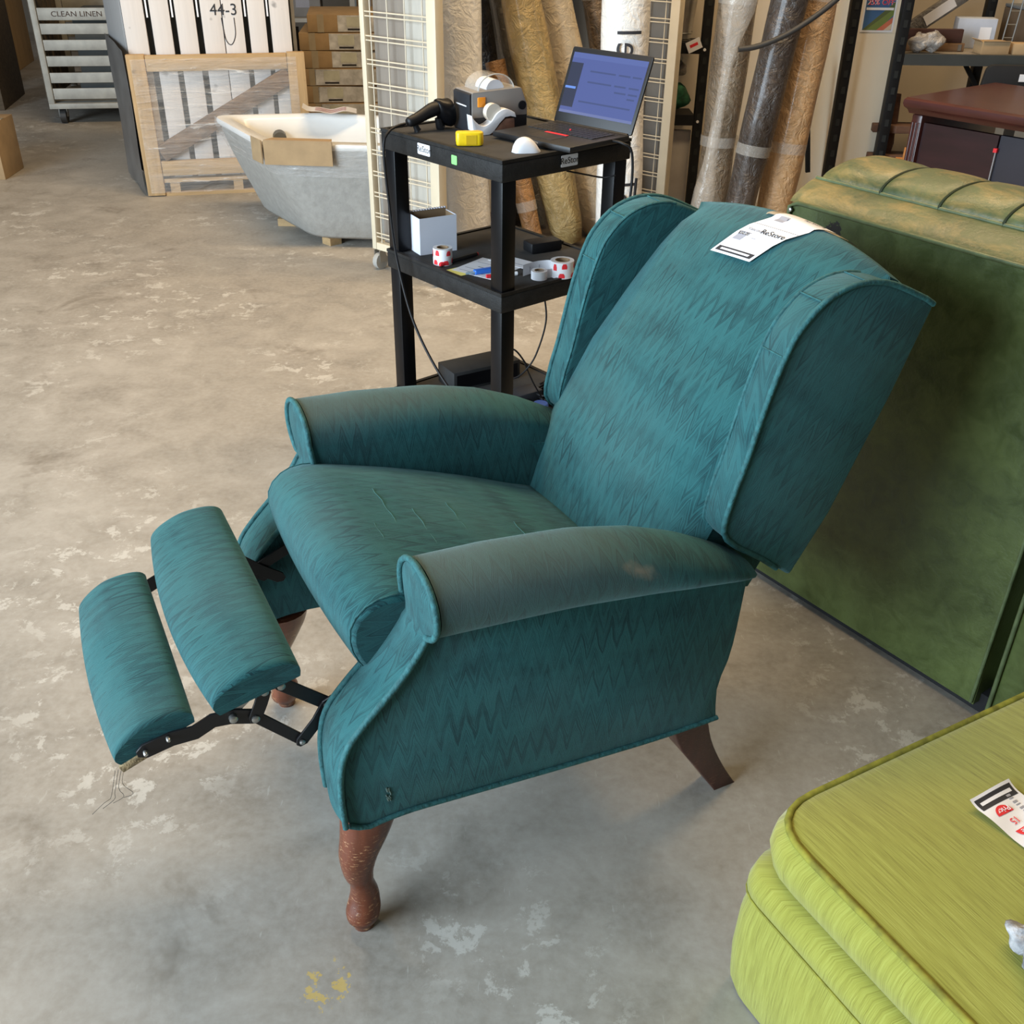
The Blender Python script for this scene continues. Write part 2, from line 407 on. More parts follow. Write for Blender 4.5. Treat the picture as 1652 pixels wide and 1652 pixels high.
# -- seat cushion
seat_prof = [(-0.42, 0.435), (-0.36, 0.462), (-0.26, 0.503), (-0.15, 0.542), (-0.05, 0.572), (0.015, 0.588), (0.052, 0.583), (0.078, 0.560), (0.084, 0.528), (0.074, 0.492), (0.050, 0.462), (0.0, 0.455), (-0.2, 0.42), (-0.42, 0.385)]
sp_ = cr([(a, 0, b) for a, b in seat_prof], 60, closed=True)
cen = Vector((-0.12, 0, 0.495)); G = []; UV = []
ys = [-0.208 + 0.416 * i / 32 for i in range(33)]
ends = [(-0.212, 0.80), (-0.2118, 0.88), (-0.2105, 0.95)]
cols = [(-0.2128, 0.88), (-0.211, 0.94), (-0.206, 0.98)] + [(-0.195 + 0.39 * i / 26, 1.0) for i in range(27)] + [(0.206, 0.98), (0.211, 0.94), (0.2128, 0.88)]
for y, sc in cols:
    row = []; l = 0; pv = None
    for p in sp_:
        q = Vector((p.x, y, p.z)); r = 0.028 * (1 - sc) / 0.14
        d = Vector((p.x - cen.x, 0, p.z - cen.z))
        # pull ends in towards the middle of the thickness, keep length
        zmid = lerp([(-0.42, 0.41), (0.09, 0.525)], p.x)
        q.z = zmid + (p.z - zmid) * sc
        if p.x > 0.02: q.x = 0.02 + (p.x - 0.02) * sc
        crown = 0.014 * (1 - (y / 0.213) ** 2)
        if p.z > zmid: q.z += crown
        if p.x > 0.03: q.x += 0.010 * (1 - (y / 0.213) ** 2)
        if pv is not None: l += (q - pv).length
        pv = q; row.append(q); UV.append((y + 1.3, l))
    G.append(row)
seat = MB().grid(G, cv=True, uv=UV, capu=True).build('seat_cushion', M_fab, chair, angle=60)
# boxing seams on the two ends of the seat front
for sgn in (1, -1):
    ed = [Vector((p.x + 0.001, sgn * 0.2075, 0)) for p in []]
    loop = []
    for (y, sc), row in zip(cols, G):
        if abs(y - sgn * 0.206) < 1e-6: loop = row
    MB().tube([p + Vector((0, sgn * 0.001, 0)) for p in loop[8:36]], 0.0014, 6).build('seam', M_pipe, seat)
M_thr = simple('pale_snag_thread', (0.045, 0.16, 0.17), 0.8)
for x_, y0_, y1_ in ((-0.06, -0.09, 0.03), (-0.10, -0.02, 0.10), (-0.17, -0.05, 0.05), (-0.02, 0.03, 0.13), (-0.27, 0.0, 0.12)):   # pulled threads across the seat
    pts = []
    for i in range(9):
        y_ = y0_ + (y1_ - y0_) * i / 8
        pts.append((x_ + 0.0012 * sin(i * 1.7) + 0.004 * i / 8, y_, lerp([(-0.42, 0.435), (-0.36, 0.462), (-0.26, 0.503), (-0.15, 0.542), (-0.05, 0.572), (0.015, 0.588)], x_) + 0.014 * (1 - (y_ / 0.213) ** 2) + 0.0009))
    MB().tube(pts, 0.0007, 5).build('snagged_thread', M_thr, seat)
MB().span((-0.44, -0.20, 0.37), (-0.02, 0.20, 0.43)).build('seat_deck', M_under, chair, bevel=0.006)
MB().prism([Vector(p) for p in [(-0.49, 0.23), (-0.505, 0.23), (-0.515, 0.30), (-0.548, 0.38), (-0.592, 0.46), (-0.632, 0.535), (-0.600, 0.555), (-0.49, 0.46)]], -0.235, 0.235, lambda p, t: Vector((p[0], t, p[1]))).build('rear_rail_panel', M_fab, chair, bevel=0.004)

# -- reclined back with wings
B0 = Vector((-0.36, 0, 0.45)); BD = Vector((-0.563, 0, 0.826)); BN = Vector((0.826, 0, 0.563)); BY = -0.007
def bp(s, n, y): return B0 + BD * s + BN * n + Vector((0, y + BY, 0))
nf = [(0.0, -0.044), (0.09, -0.026), (0.17, -0.014), (0.33, -0.002), (0.46, -0.012), (0.55, -0.024), (0.61, -0.038), (0.64, -0.056)]
def s_top(y): return 0.662 - 0.040 * (y / 0.26) ** 2
def back_front_n(s, y):
    st = s_top(y)
    return lerp(nf, s * 0.66 / st) - 0.022 * min(1, abs(y) / 0.245) ** 8 + 0.022 * (1 - (y / 0.26) ** 2) * min(1, s / 0.15) * min(1, max(0, (st - s) / 0.1 + 0.3))
def half_w(s): return 0.250 - 0.010 * min(1, max(0, (s - 0.20) / 0.1))
cols = 29; prof_n = []
fs = [0.0, 0.03, 0.07, 0.12, 0.15, 0.18, 0.2] + [0.2 + 0.43 * i / 16 for i in range(1, 17)] + [0.645]
G = []; UV = []
for j in range(cols):
    t = -1 + 2 * j / (cols - 1); row = []; l = 0
    for s in fs:
        y = t * half_w(s); st = s_top(y); s2 = s * st / 0.66
        row.append(bp(s2, back_front_n(s2, y), y))
    y = t * 0.235; st = s_top(y)
    row += [bp(st - 0.003, -0.066, y), bp(st, -0.086, y), bp(st - 0.006, -0.108, y), bp(st - 0.03, -0.124, y), bp(0.48, -0.160, y), bp(0.30, -0.200, y), bp(0.19, -0.208, y)]
    y = t * 0.205; row += [bp(0.13, -0.19, y), bp(0.03, -0.15, y)]
    for i, p in enumerate(row):
        if i: l += (p - row[i - 1]).length
        UV.append((p.y + 2.17, l))
    G.append(row)
back = MB().grid(G, cv=True, uv=UV, capu=True).build('backrest', M_fab, chair, angle=60)
# welt along the top rear edge
MB().tube([bp(s_top(t * 0.235) - 0.004, -0.109, t * 0.235) for t in [-1 + i / 15 for i in range(31)]], 0.0042, 8).build('piping', M_pipe, back, angle=60)
wing_sn = [(a, b - 0.024) for a, b in [(0.168, -0.186), (0.174, -0.10), (0.174, -0.040), (0.184, 0.004), (0.235, 0.030), (0.287, 0.047), (0.388, 0.085), (0.457, 0.104), (0.496, 0.105), (0.541, 0.092), (0.581, 0.058), (0.608, 0.005), (0.624, -0.078), (0.625, -0.102), (0.485, -0.138), (0.287, -0.178)]]
front_sn = [(p.x, p.y) for p in cr([(a, b, 0) for a, b in wing_sn[2:13]], 40)]
wing_poly = [wing_sn[0], wing_sn[1]] + front_sn + wing_sn[13:]
for sgn in (1, -1):
    yo, yi = 0.285, 0.230
    m = MB()
    # front band, slightly crowned, wider at mid height
    dn = 0.0 if sgn > 0 else -0.010
    m.prism([Vector(p) for p in wing_poly], yi, yo, lambda p, t: bp(p[0] + dn * 0.6, p[1] + dn, sgn * t))
    m.uv = [(p.y * 0.9 + (v.y) * 0.8 + 5.0, p.x) for p, v in zip([Vector((u[0], u[1])) for u in m.uv], m.v)]
    wg = m.build('wing', M_fab, chair, bevel=0.007, seg=3)
    MB().tube([bp(s + dn * 0.6, n + dn, sgn * (yo - 0.001)) for s, n in [(0.170, -0.17), (0.174, -0.124)] + front_sn + [(0.625, -0.122)]], 0.0045, 8).build('piping', M_pipe, wg, angle=60)
    MB().tube([bp(s + dn * 0.6, n + dn, sgn * (yi + 0.004)) for s, n in front_sn[2:34]], 0.0025, 6).build('seam', M_pipe, wg, angle=60)
    for q in (20, 26, 31):   # cross seams in the pieced front band
        s, n = front_sn[q]
        MB().tube([bp(s + dn * 0.6 + 0.0004, n + dn + 0.0012, sgn * (yi + 0.006 + (yo - yi - 0.012) * i / 6)) for i in range(7)], 0.0012, 5).build('seam', M_pipe, wg)

# -- footrest pads
def pad(x0, x1, z0, z1, hw, yc, th, name, bulge):
    """x0 rear edge at height z0, x1 front edge at height z1; puffy top, flat underside"""
    G = []; UV = []; n = 26; d = Vector((x1 - x0, 0, z1 - z0)); L = d.length; d.normalize(); up = Vector((-d.z, 0, d.x))
    prof = cr([(0, -th, 0), (-0.004, -th * 0.55, 0), (0.004, -0.006, 0), (0.025, 0.004, 0), (L * 0.5, 0.009, 0), (L - 0.025, 0.004, 0), (L - 0.004, -0.006, 0), (L + 0.004, -th * 0.55, 0), (L, -th, 0)], 34)
    for j in range(n + 5):
        if j < 3: t = -1 + [0.0, 0.006, 0.022][j]; sc = [0.84, 0.93, 0.985][j]
        elif j > n + 1: t = 1 - [0.022, 0.006, 0.0][j - n - 2]; sc = [0.985, 0.93, 0.84][j - n - 2]
        else: t = -0.96 + 1.92 * (j - 3) / (n - 2); sc = 1.0
        y = yc + hw * t; row = []; l = 0
        for p in prof:
            s = p.x + (bulge * (1 - t * t) * (p.x / L)); h = -th + (p.y + th) * sc
            q = Vector((x0, y, z0)) + d * s + up * h
            if row: l += (q - row[-1]).length
            row.append(q); UV.append((y + x0 * 3, l * 0.8))
        G.append(row)
    return MB().grid(G, cv=True, uv=UV, capu=True).build(name, M_fab, chair, angle=65)
pad2 = pad(0.165, 0.276, 0.535, 0.508, 0.226, -0.015, 0.036, 'footrest_pad', 0.018)
pad1 = pad(0.310, 0.408, 0.482, 0.444, 0.182, 0.0, 0.034, 'footrest_pad', 0.010)
M_burlap = simple('frayed_burlap', (0.26, 0.19, 0.10), 0.95, var=0.5, scale=120.0, bump=0.6, bscale=200.0)
for s_ in (1, -1): MB().bar((0.322, s_ * 0.182, 0.438), (0.400, s_ * 0.182, 0.408), 0.006, 0.012).build('burlap_edge', M_burlap, pad1, bevel=0.002)
MB().bar((0.178, -0.01, 0.488), (0.268, -0.01, 0.466), 0.40, 0.012).build('pad_board', M_under, pad2, bevel=0.002)
MB().bar((0.322, 0.0, 0.438), (0.402, 0.0, 0.407), 0.33, 0.010).build('pad_board', M_under, pad1, bevel=0.002)

for i in range(4): MB().tube(cr([(0.395 + 0.004 * i, 0.178, 0.405), (0.402 + 0.006 * i, 0.184, 0.385 - 0.006 * i), (0.392 + 0.012 * i, 0.190, 0.368), (0.405 + 0.014 * i, 0.186, 0.362 - 0.004 * i)], 14), 0.0003, 4).build('loose_thread', M_under, pad1)
rs_ = random.Random(3)
for i in range(9):
    x_ = 0.064 + 0.010 * rs_.random(); z_ = 0.296 + 0.022 * rs_.random()
    MB().cyl((x_, 0.2876, z_), (x_ + 0.002 * rs_.random(), 0.2876, z_ + 0.003 + 0.006 * rs_.random()), 0.0011, n=5).build('scuff_mark', simple('pale_scuff', (0.11, 0.17, 0.155), 0.9), chair)
# -- folding steel linkage, one set each side
for sgn in (1, -1):
    y = sgn * 0.186
    def bar(pts, w, yy, name='link_bar'):
        m = MB()
        for a, b in zip(pts, pts[1:]): m.bar((a[0], yy, a[1]), (b[0], yy, b[1]), w * 0.16, w, up=(0, 0, 1))
        poly = []
        for i, p in enumerate(pts):
            d = Vector(pts[min(i + 1, len(pts) - 1)]) - Vector(pts[max(i - 1, 0)]); d.normalize(); poly.append((Vector(p), Vector((-d.y, d.x)), d))
        e = w * 0.45
        ring = [p + nn * w / 2 for p, nn, d in poly] + [poly[-1][0] + poly[-1][2] * e + poly[-1][1] * w * 0.2, poly[-1][0] + poly[-1][2] * e - poly[-1][1] * w * 0.2] + [p - nn * w / 2 for p, nn, d in poly[::-1]] + [poly[0][0] - poly[0][2] * e - poly[0][1] * w * 0.2, poly[0][0] - poly[0][2] * e + poly[0][1] * w * 0.2]
        return MB().prism(ring, yy - 0.0018, yy + 0.0018, lambda p, t: Vector((p[0], t, p[1]))).build(name, M_steel, chair, bevel=0.0006, seg=1)
    A, B, C_, D, E_, F_, G_, H_ = (0.060, 0.446), (0.120, 0.419), (0.180, 0.476), (0.203, 0.474), (0.249, 0.444), (0.220, 0.433), (0.161, 0.366), (0.366, 0.430)
    bars = [bar([(0.02, 0.455), A, B, (0.112, 0.40)], 0.020, y + sgn * 0.004), bar([C_, B, (0.085, 0.392)], 0.020, y), bar([B, (0.135, 0.395), G_], 0.019, y + sgn * 0.004),
            bar([G_, F_], 0.017, y), bar([F_, (0.210, 0.455), D], 0.019, y + sgn * 0.004), bar([F_, E_, (0.275, 0.447), (0.30, 0.436), (0.33, 0.437), H_], 0.024, y)]
    for i, (p, r) in enumerate([(A, 0.0045), (B, 0.005), (C_, 0.0058), (D, 0.0055), (E_, 0.0058), (F_, 0.0058), (G_, 0.0042), (H_, 0.0032), ((0.335, 0.442), 0.003)]):
        MB().tube([(p[0], y, p[1]), (p[0], y + sgn * 0.008, p[1]), (p[0], y + sgn * 0.0095, p[1])], [r, r, r * 0.6], 12).build('rivet', M_rivet, bars[min(i, 5)])
    MB().prism([Vector(p) for p in [(0.178, 0.49), (0.172, 0.475), (0.185, 0.468), (0.205, 0.470), (0.222, 0.462), (0.236, 0.450), (0.245, 0.436), (0.258, 0.44), (0.262, 0.455), (0.268, 0.475)]], y - sgn * 0.004, y - sgn * 0.001, lambda p, t: Vector((p[0], t, p[1]))).build('pad_bracket', simple('bright_bracket_steel', (0.35, 0.35, 0.34), 0.4, 0.8), chair, smooth=False)
    bar([(0.05, 0.45), (-0.12, 0.43), (-0.3, 0.42)], 0.03, sgn * 0.190, 'rail')

# -- price tag taped over the crest of the back (a thing of its own)
M_paper = simple('white_tag_paper', (0.76, 0.76, 0.79), 0.7, var=0.02)
M_ink = simple('black_print', (0.02, 0.02, 0.025), 0.7)
M_inkg = simple('grey_print', (0.30, 0.30, 0.34), 0.7)
M_tape = simple('brown_packing_tape', (0.36, 0.30, 0.21), 0.25)
CM = Matrix.Translation((-0.2376, 1.3217, 0)) @ Matrix.Rotation(R(207), 4, 'Z')
def tag_pt(a, b, lift=0.0035):
    """a across 0..1, b along 0..1 (bottom to crest)"""
    y = -0.062 + 0.096 * a + 0.052 * b; s = 0.545 + 0.008 * a + 0.122 * b
    st = s_top(y)
    if s <= st - 0.02: n = back_front_n(s, y) + lift
    else:
        q = min(1, (s - st + 0.02) / 0.034)
        n = back_front_n(st - 0.02, y) + lift - 0.07 * q ** 1.5; s = st - 0.02 + 0.022 * sin(q * pi / 2) + lift * 0.6
    return bp(s, n, y)
def tagm(a0, a1, b0, b1, lift, na=6, nb=26):
    G = [[tag_pt(a0 + (a1 - a0) * i / na, b0 + (b1 - b0) * j / nb, lift) for j in range(nb + 1)] for i in range(na + 1)]
    return MB().grid(G)
ptag = tagm(0, 1, 0, 1, 0.0045).build('price_tag', M_paper)
ptag.matrix_world = CM
tag(ptag, 'white printed price tag taped over the top of the teal recliner back', 'price tag')
for a0, a1, b0, b1, m in [(0.06, 0.94, 0.035, 0.115, M_ink), (0.16, 0.86, 0.06, 0.09, M_paper), (0.10, 0.30, 0.26, 0.36, M_inkg), (0.08, 0.34, 0.395, 0.41, M_inkg), (0.44, 0.56, 0.33, 0.34, M_inkg), (0.16, 0.36, 0.72, 0.80, M_inkg)]:
    tagm(a0, a1, b0, b1, 0.0050 if m is not M_paper else 0.0054, 4, 6).build('print_mark', m, ptag)
for i in range(22): tagm(0.02 + i * 0.045, 0.02 + i * 0.045 + 0.024, 0.585, 0.597, 0.005, 2, 2).build('perforation', M_inkg, ptag)
def text_on_tag(body, a, b, size, mat):
    o = tag_pt(a, b, 0.0052); x = tag_pt(a + 0.05, b, 0.0052) - o; y = tag_pt(a, b + 0.03, 0.0052) - o
    text('lettering', body, size, mat, ptag, frame(o, x, y), 0.0001)
text_on_tag('Vancouver', 0.34, 0.475, 0.010, M_inkg); text_on_tag('ReStore', 0.70, 0.475, 0.0155, M_ink)
text_on_tag('$50.00', 0.20, 0.375, 0.009, M_ink); text_on_tag('ReStore', 0.70, 0.86, 0.012, M_ink)
for a0, a1 in ((-0.22, 0.02), (0.98, 1.28)):
    tagm(a0, a1, 0.80, 0.99, 0.0038, 4, 14).build('tape_strip', M_tape, ptag)

# ------------------------------------------------------------------ green vinyl sofa behind the recliner, back turned to us
def leather(name, lo, hi, gold, goldamt, mark=False):
    k = NT(name); o = k.coord()
    a = k.noise(o, 5.0, 5.0, 0.6, 0.4); b = k.noise(o, 26.0, 4.0, 0.6, 0.8)
    c = k.ramp(k.M('ADD', k.M('MULTIPLY', a, 0.6), k.M('MULTIPLY', b, 0.4)), [(0.36, lo), (0.64, hi)])
    if goldamt:
        g = k.ramp(k.noise(k.mapv(o, (1, 2.0, 2.5)), 9.0, 8.0, 0.72, 0.4), [(0.44, 0.0), (0.62, goldamt)])
        c = k.mix(g, c, gold)
    if mark:
        s = k.n('ShaderNodeVectorMath', operation='DISTANCE'); k.lk(o, s.inputs[0]); s.inputs[1].default_value = (0.112, -0.006, 0.846)
        sp = k.ramp(s.outputs['Value'], [(0.010, 1.0), (0.045, 0.0)])
        f = k.M('MULTIPLY', sp, k.noise(o, 110.0, 4.0, 0.7))
        c = k.mix(k.ramp(f, [(0.33, 0.0), (0.36, 1.0)]), c, (0.006, 0.006, 0.006))
    k.set(Base_Color=c, Roughness=k.ramp(b, [(0.3, 0.34), (0.7, 0.5)]))
    k.bump(k.M('ADD', k.noise(o, 160.0, 3.0), k.M('MULTIPLY', b, 1.5)), 0.18, 0.003)
    return k.m
GLO, GHI, GOLD = (0.036, 0.052, 0.012), (0.085, 0.115, 0.030), (0.27, 0.19, 0.060)
M_sofa = leather('green_vinyl', GLO, GHI, GOLD, 0.0, True)
M_sofaw = leather('green_vinyl_worn_gold', (0.042, 0.062, 0.022), (0.090, 0.118, 0.042), GOLD, 0.75)
M_sofap = simple('green_vinyl_welt', (0.085, 0.115, 0.05), 0.4, var=0.3, scale=30)
sofa = thing('vinyl_sofa', 'dark green vinyl sofa with tufted top roll standing behind the recliner', 'sofa', (0.555, 2.09, 0), math.atan2(-0.815, 0.58))
def puff_panel(x0, x1, z0, z1, y0, y1, bulge, nx=24, nz=20):
    G = [[(x0 + (x1 - x0) * i / nx, y0 - bulge * (1 - (2 * i / nx - 1) ** 4) * (1 - (2 * j / nz - 1) ** 4), z0 + (z1 - z0) * j / nz) for j in range(nz + 1)] for i in range(nx + 1)]
    Bk = [[(x0 + (x1 - x0) * i / nx, y1, z0 + (z1 - z0) * j / nz) for j in range(nz + 1)] for i in range(nx + 1)]
    m = MB().grid(G)
    m.span((x0, y0 + 0.0005, z0), (x1, y1, z1)); return m
bpn = puff_panel(0.0, 0.645, 0.025, 0.880, 0.0, 0.06, 0.006).build('back_panel', M_sofa, sofa)
MB().tube([(0.003, -0.004, 0.03), (0.0, -0.005, 0.5), (0.0, -0.005, 0.875), (0.02, -0.006, 0.884), (0.645, -0.006, 0.884)], 0.0045, 8).build('piping', M_sofap, bpn, angle=70)
MB().tube([(0.64, -0.003, 0.03), (0.645, -0.002, 0.4), (0.645, -0.003, 0.876)], 0.004, 8).build('piping', M_sofap, bpn, angle=70)
b2 = puff_panel(0.675, 1.55, 0.025, 0.880, 0.004, 0.06, 0.012).build('back_panel', M_sofa, sofa)
MB().tube([(0.675, -0.002, 0.03), (0.677, -0.003, 0.4), (0.675, -0.006, 0.884), (1.55, -0.006, 0.884)], 0.0045, 8).build('piping', M_sofap, b2, angle=70)
MB().span((0.02, 0.02, 0.0), (1.53, 0.74, 0.045)).build('base', simple('black_base_shadow', (0.008, 0.008, 0.009), 0.9), sofa)  # recessed base, coloured black to stand in for the shadow gap underneath
MB().span((0.01, 0.062, 0.046), (1.54, 0.76, 0.40)).build('seat_body', M_sofa, sofa, bevel=0.02)
# worn gold band on top of the back panel
G = []
for i in range(41):
    x = -0.002 + 1.55 * i / 40
    G.append([(x, 0.066, 0.70), (x, -0.004, 0.70), (x, -0.004, 0.884), (x, 0.004, 0.894), (x, 0.022, 0.905), (x, 0.045, 0.916), (x, 0.062, 0.921), (x, 0.076, 0.921), (x, 0.076, 0.70)][2:8])
band = MB().grid(G).build('top_band', M_sofaw, sofa, angle=60)
MB().tube([(0.0, 0.064, 0.921), (0.5, 0.064, 0.922), (1.55, 0.064, 0.922)], 0.0045, 8).build('piping', M_sofap, band, angle=70)
# tufted roll, channel by channel
xs_t = [0.012, 0.168, 0.298, 0.428, 0.558, 0.688, 0.818, 0.948, 1.078, 1.208, 1.338, 1.54]
for q, (a, b) in enumerate(zip(xs_t, xs_t[1:])):
    G = []
    for i in range(15):
        t = i / 14; e = 1 - (2 * t - 1) ** 2
        if q == 0 and t < 0.5: e = min(1, 0.0 + (2 * t) ** 0.5) if t > 0 else 0.0
        k_ = 0.90 + 0.10 * min(1, e * 2.2) ** 0.5
        if q == 0 and t < 0.5: k_ = 0.62 + 0.38 * min(1, 1.6 * 2 * t) ** 0.6
        row = []
        for j in range(21):
            an = R(205) - R(220) * j / 20
            row.append((a + (b - a) * t + 0.012 * cos(an) * (1 if q else t), 0.150 + 0.088 * cos(an) * (0.93 + 0.07 * k_), 0.918 + 0.045 * sin(an) * k_ + 0.003 * e))
        G.append(row)
    tc_ = MB().grid(G).build('tufted_channel', M_sofaw, sofa, angle=70)
    if q: MB().tube([Vector(p) + Vector((0, -0.001, 0.001)) for p in G[0][2:19]], 0.0028, 6).build('crease', simple('dark_green_crease', (0.022, 0.032, 0.010), 0.6), tc_)
MB().span((0.012, 0.07, 0.41), (1.54, 0.235, 0.915)).build('back_core', M_sofa, sofa, bevel=0.012)
MB().lathe([(0.0, 0.004), (0.004, 0.003), (0.005, 0.0)], (0, 0, 0), 10).xf(Matrix.Translation((0.004, -0.006, 0.868)) @ Matrix.Rotation(R(90), 4, 'X')).build('stud', M_rivet, sofa)

# ------------------------------------------------------------------ lime ottoman in the front corner
def chenille(name):
    k = NT(name); o = k.sep(k.coord('UV')); u, v = o[0], o[1]
    s1 = k.noise(k.xyz(k.M('MULTIPLY', u, 620.0), k.M('MULTIPLY', v, 14.0)), 1.0, 3.0, 0.7)
    s2 = k.noise(k.xyz(k.M('MULTIPLY', u, 130.0), k.M('MULTIPLY', v, 4.0)), 1.0, 3.0, 0.6)
    s3 = k.noise(k.coord('UV'), 5.0, 3.0)
    c = k.ramp(k.M('ADD', k.M('MULTIPLY', s1, 0.70), k.M('MULTIPLY', s2, 0.30)), [(0.33, (0.165, 0.155, 0.022)), (0.5, (0.255, 0.255, 0.042)), (0.70, (0.335, 0.345, 0.075))])
    c = k.mix(k.ramp(s3, [(0.45, 0.0), (0.8, 0.4)]), c, (0.24, 0.23, 0.03))
    k.set(Base_Color=c, Roughness=0.9, Sheen_Weight=0.25)
    k.b.inputs['Specular IOR Level'].default_value = 0.2
    k.bump(k.M('ADD', s1, k.M('MULTIPLY', s2, 0.4)), 0.3, 0.002); return k.m
M_lime = chenille('lime_striped_chenille'); M_limep = simple('lime_welt', (0.19, 0.185, 0.018), 0.85, var=0.35, scale=60)
otto = thing('ottoman', 'lime green ribbed ottoman with piped box cushion in the near corner', 'ottoman', (0.312, 0.972, 0), R(-61))
OW = 0.74
def oloop(inset, z, r, n=6):
    P = rpoly([(inset, inset), (OW - inset, inset), (OW - inset, OW - inset), (inset, OW - inset)], r, n)
    out = []
    for i in range(len(P)):   # subdivide the long straight runs
        a, b = P[i], P[(i + 1) % len(P)]; m = 14 if (b - a).length > 0.2 else 1
        out += [a.lerp(b, q / m) for q in range(m)]
    return [Vector((p.x, p.y, z)) for p in out]
def sloft(levels):
    G = [oloop(i, z, r) for i, z, r in levels]; UV = []
    ref = oloop(0.0, 0, 0.06); L_ = [0.0]
    for j in range(1, len(ref)): L_.append(L_[-1] + (ref[j] - ref[j - 1]).length)
    for row, (i, z, r) in zip(G, levels):
        for j, p in enumerate(row): UV.append((L_[j], z))
    return MB().grid(G, cv=True, uv=UV)
sloft([(0.012, 0.004, 0.05), (0.004, 0.03, 0.055), (0.0, 0.09, 0.06), (0.003, 0.17, 0.055), (0.010, 0.212, 0.05)]).build('skirt', M_lime, otto, angle=60)
sloft([(0.010, 0.212, 0.05), (0.006, 0.218, 0.05), (0.006, 0.235, 0.05), (0.012, 0.262, 0.05), (0.030, 0.270, 0.05), (0.06, 0.268, 0.05)]).build('deck_band', M_lime, otto, angle=60)
cush = sloft([(0.06, 0.268, 0.06), (0.026, 0.270, 0.07), (0.016, 0.285, 0.08), (0.010, 0.312, 0.085), (0.013, 0.335, 0.085), (0.024, 0.352, 0.08)]).build('cushion_boxing', M_lime, otto, angle=60)
N = 28; G = []; UV = []
lp_ = oloop(0.024, 0.352, 0.08); c0 = Vector((OW / 2, OW / 2, 0.352))
levels = [1.0, 0.985, 0.955, 0.9, 0.8, 0.65, 0.45, 0.25, 0.1, 0.01]
for lv in levels:
    row = []
    for p in lp_:
        q = c0 + (p - c0) * lv; q.z = 0.352 + 0.026 * (1 - lv ** 3) + (0.004 if lv < 0.99 else 0); row.append(q); UV.append((q.y, q.x))
    G.append(row)
MB().grid(G, cv=True, uv=UV, capu=False).build('cushion_top', M_lime, otto, angle=60)
MB().tube([p + Vector((0, 0, 0.003)) for p in lp_], 0.0052, 8, closed=True).build('piping', M_limep, cush, angle=70)
MB().tube(oloop(0.0065, 0.214, 0.05), 0.0022, 6, closed=True).build('seam', M_limep, cush)
# underside
MB().span((0.03, 0.03, 0.001), (OW - 0.03, OW - 0.03, 0.02)).build('base_cloth', M_under, otto)

# price tag on the ottoman; its print is upside down to us
M_red = simple('red_print', (0.70, 0.02, 0.03), 0.6, var=0.03)
OM = Matrix.Translation((0.607, 0.962, 0.0)) @ Matrix.Rotation(R(-59), 4, 'Z')   # local x runs towards us, local y along the far edge
def ot(a, b, lift=0.0): # a along (0..1 of 0.155 m), b across (0..1 of 0.080 m)
    z = 0.3805 + 0.006 * (max(0, 0.12 - a) / 0.12) ** 2 + 0.004 * (1 - b) * (1 - a) + 0.0025 * sin(a * 7 + b * 2) ** 2 + lift
    return Vector((a * 0.155, b * 0.080, z))
def otm(a0, a1, b0, b1, lift, na=10, nb=6):
    return MB().grid([[ot(a0 + (a1 - a0) * i / na, b0 + (b1 - b0) * j / nb, lift) for j in range(nb + 1)] for i in range(na + 1)])
otag = otm(0, 1, 0, 1, 0.0, 30, 10).build('sale_tag', M_paper); otag.matrix_world = OM
tag(otag, 'white sale tag with red print lying on the lime ottoman', 'price tag')
otm(0.025, 0.13, 0.05, 0.95, 0.0004).build('print_bar', M_ink, otag); otm(0.06, 0.09, 0.12, 0.88, 0.0008).build('print_mark', M_paper, otag)
def red_oval(ac, bc, ra, rb, half):
    G = []
    for i in range(13):
        an = pi * i / 12 + (0 if half > 0 else pi)
        row = []
        for j in range(5): row.append(ot(ac + ra * cos(an) * j / 4 * 0 + half * 0, bc, 0.0006) if False else ot(ac - half * 0.03 - half * ra * abs(sin(an)) * j / 4, bc + rb * cos(an), 0.0007))
        G.append(row)
    return MB().grid(G)
red_oval(0.265, 0.36, 0.085, 0.19, 1).build('print_mark', M_red, otag); red_oval(0.365, 0.36, 0.085, 0.19, -1).build('print_mark', M_red, otag)
def otext(body, a, b, size, mat):
    text('lettering', body, size, mat, otag, frame(ot(a, b, 0.0014), (0, -1, 0), (1, 0, 0)), 0.0001)
otext('Price', 0.20, 0.36, 0.011, M_paper); otext('Sale', 0.43, 0.36, 0.011, M_paper); otext('15', 0.315, 0.36, 0.014, M_red)
otext('ReStore', 0.56, 0.30, 0.014, M_ink)
for i in range(9): otm(0.10 + 0.035 * i, 0.10 + 0.035 * i + (0.012 if i % 2 else 0.02), 0.68, 0.78, 0.0006, 2, 2).build('barcode_line', M_inkg, otag)
for i in range(16): otm(0.70, 0.707, 0.03 + i * 0.06, 0.065 + i * 0.06, 0.0006, 2, 2).build('perforation', M_inkg, otag)
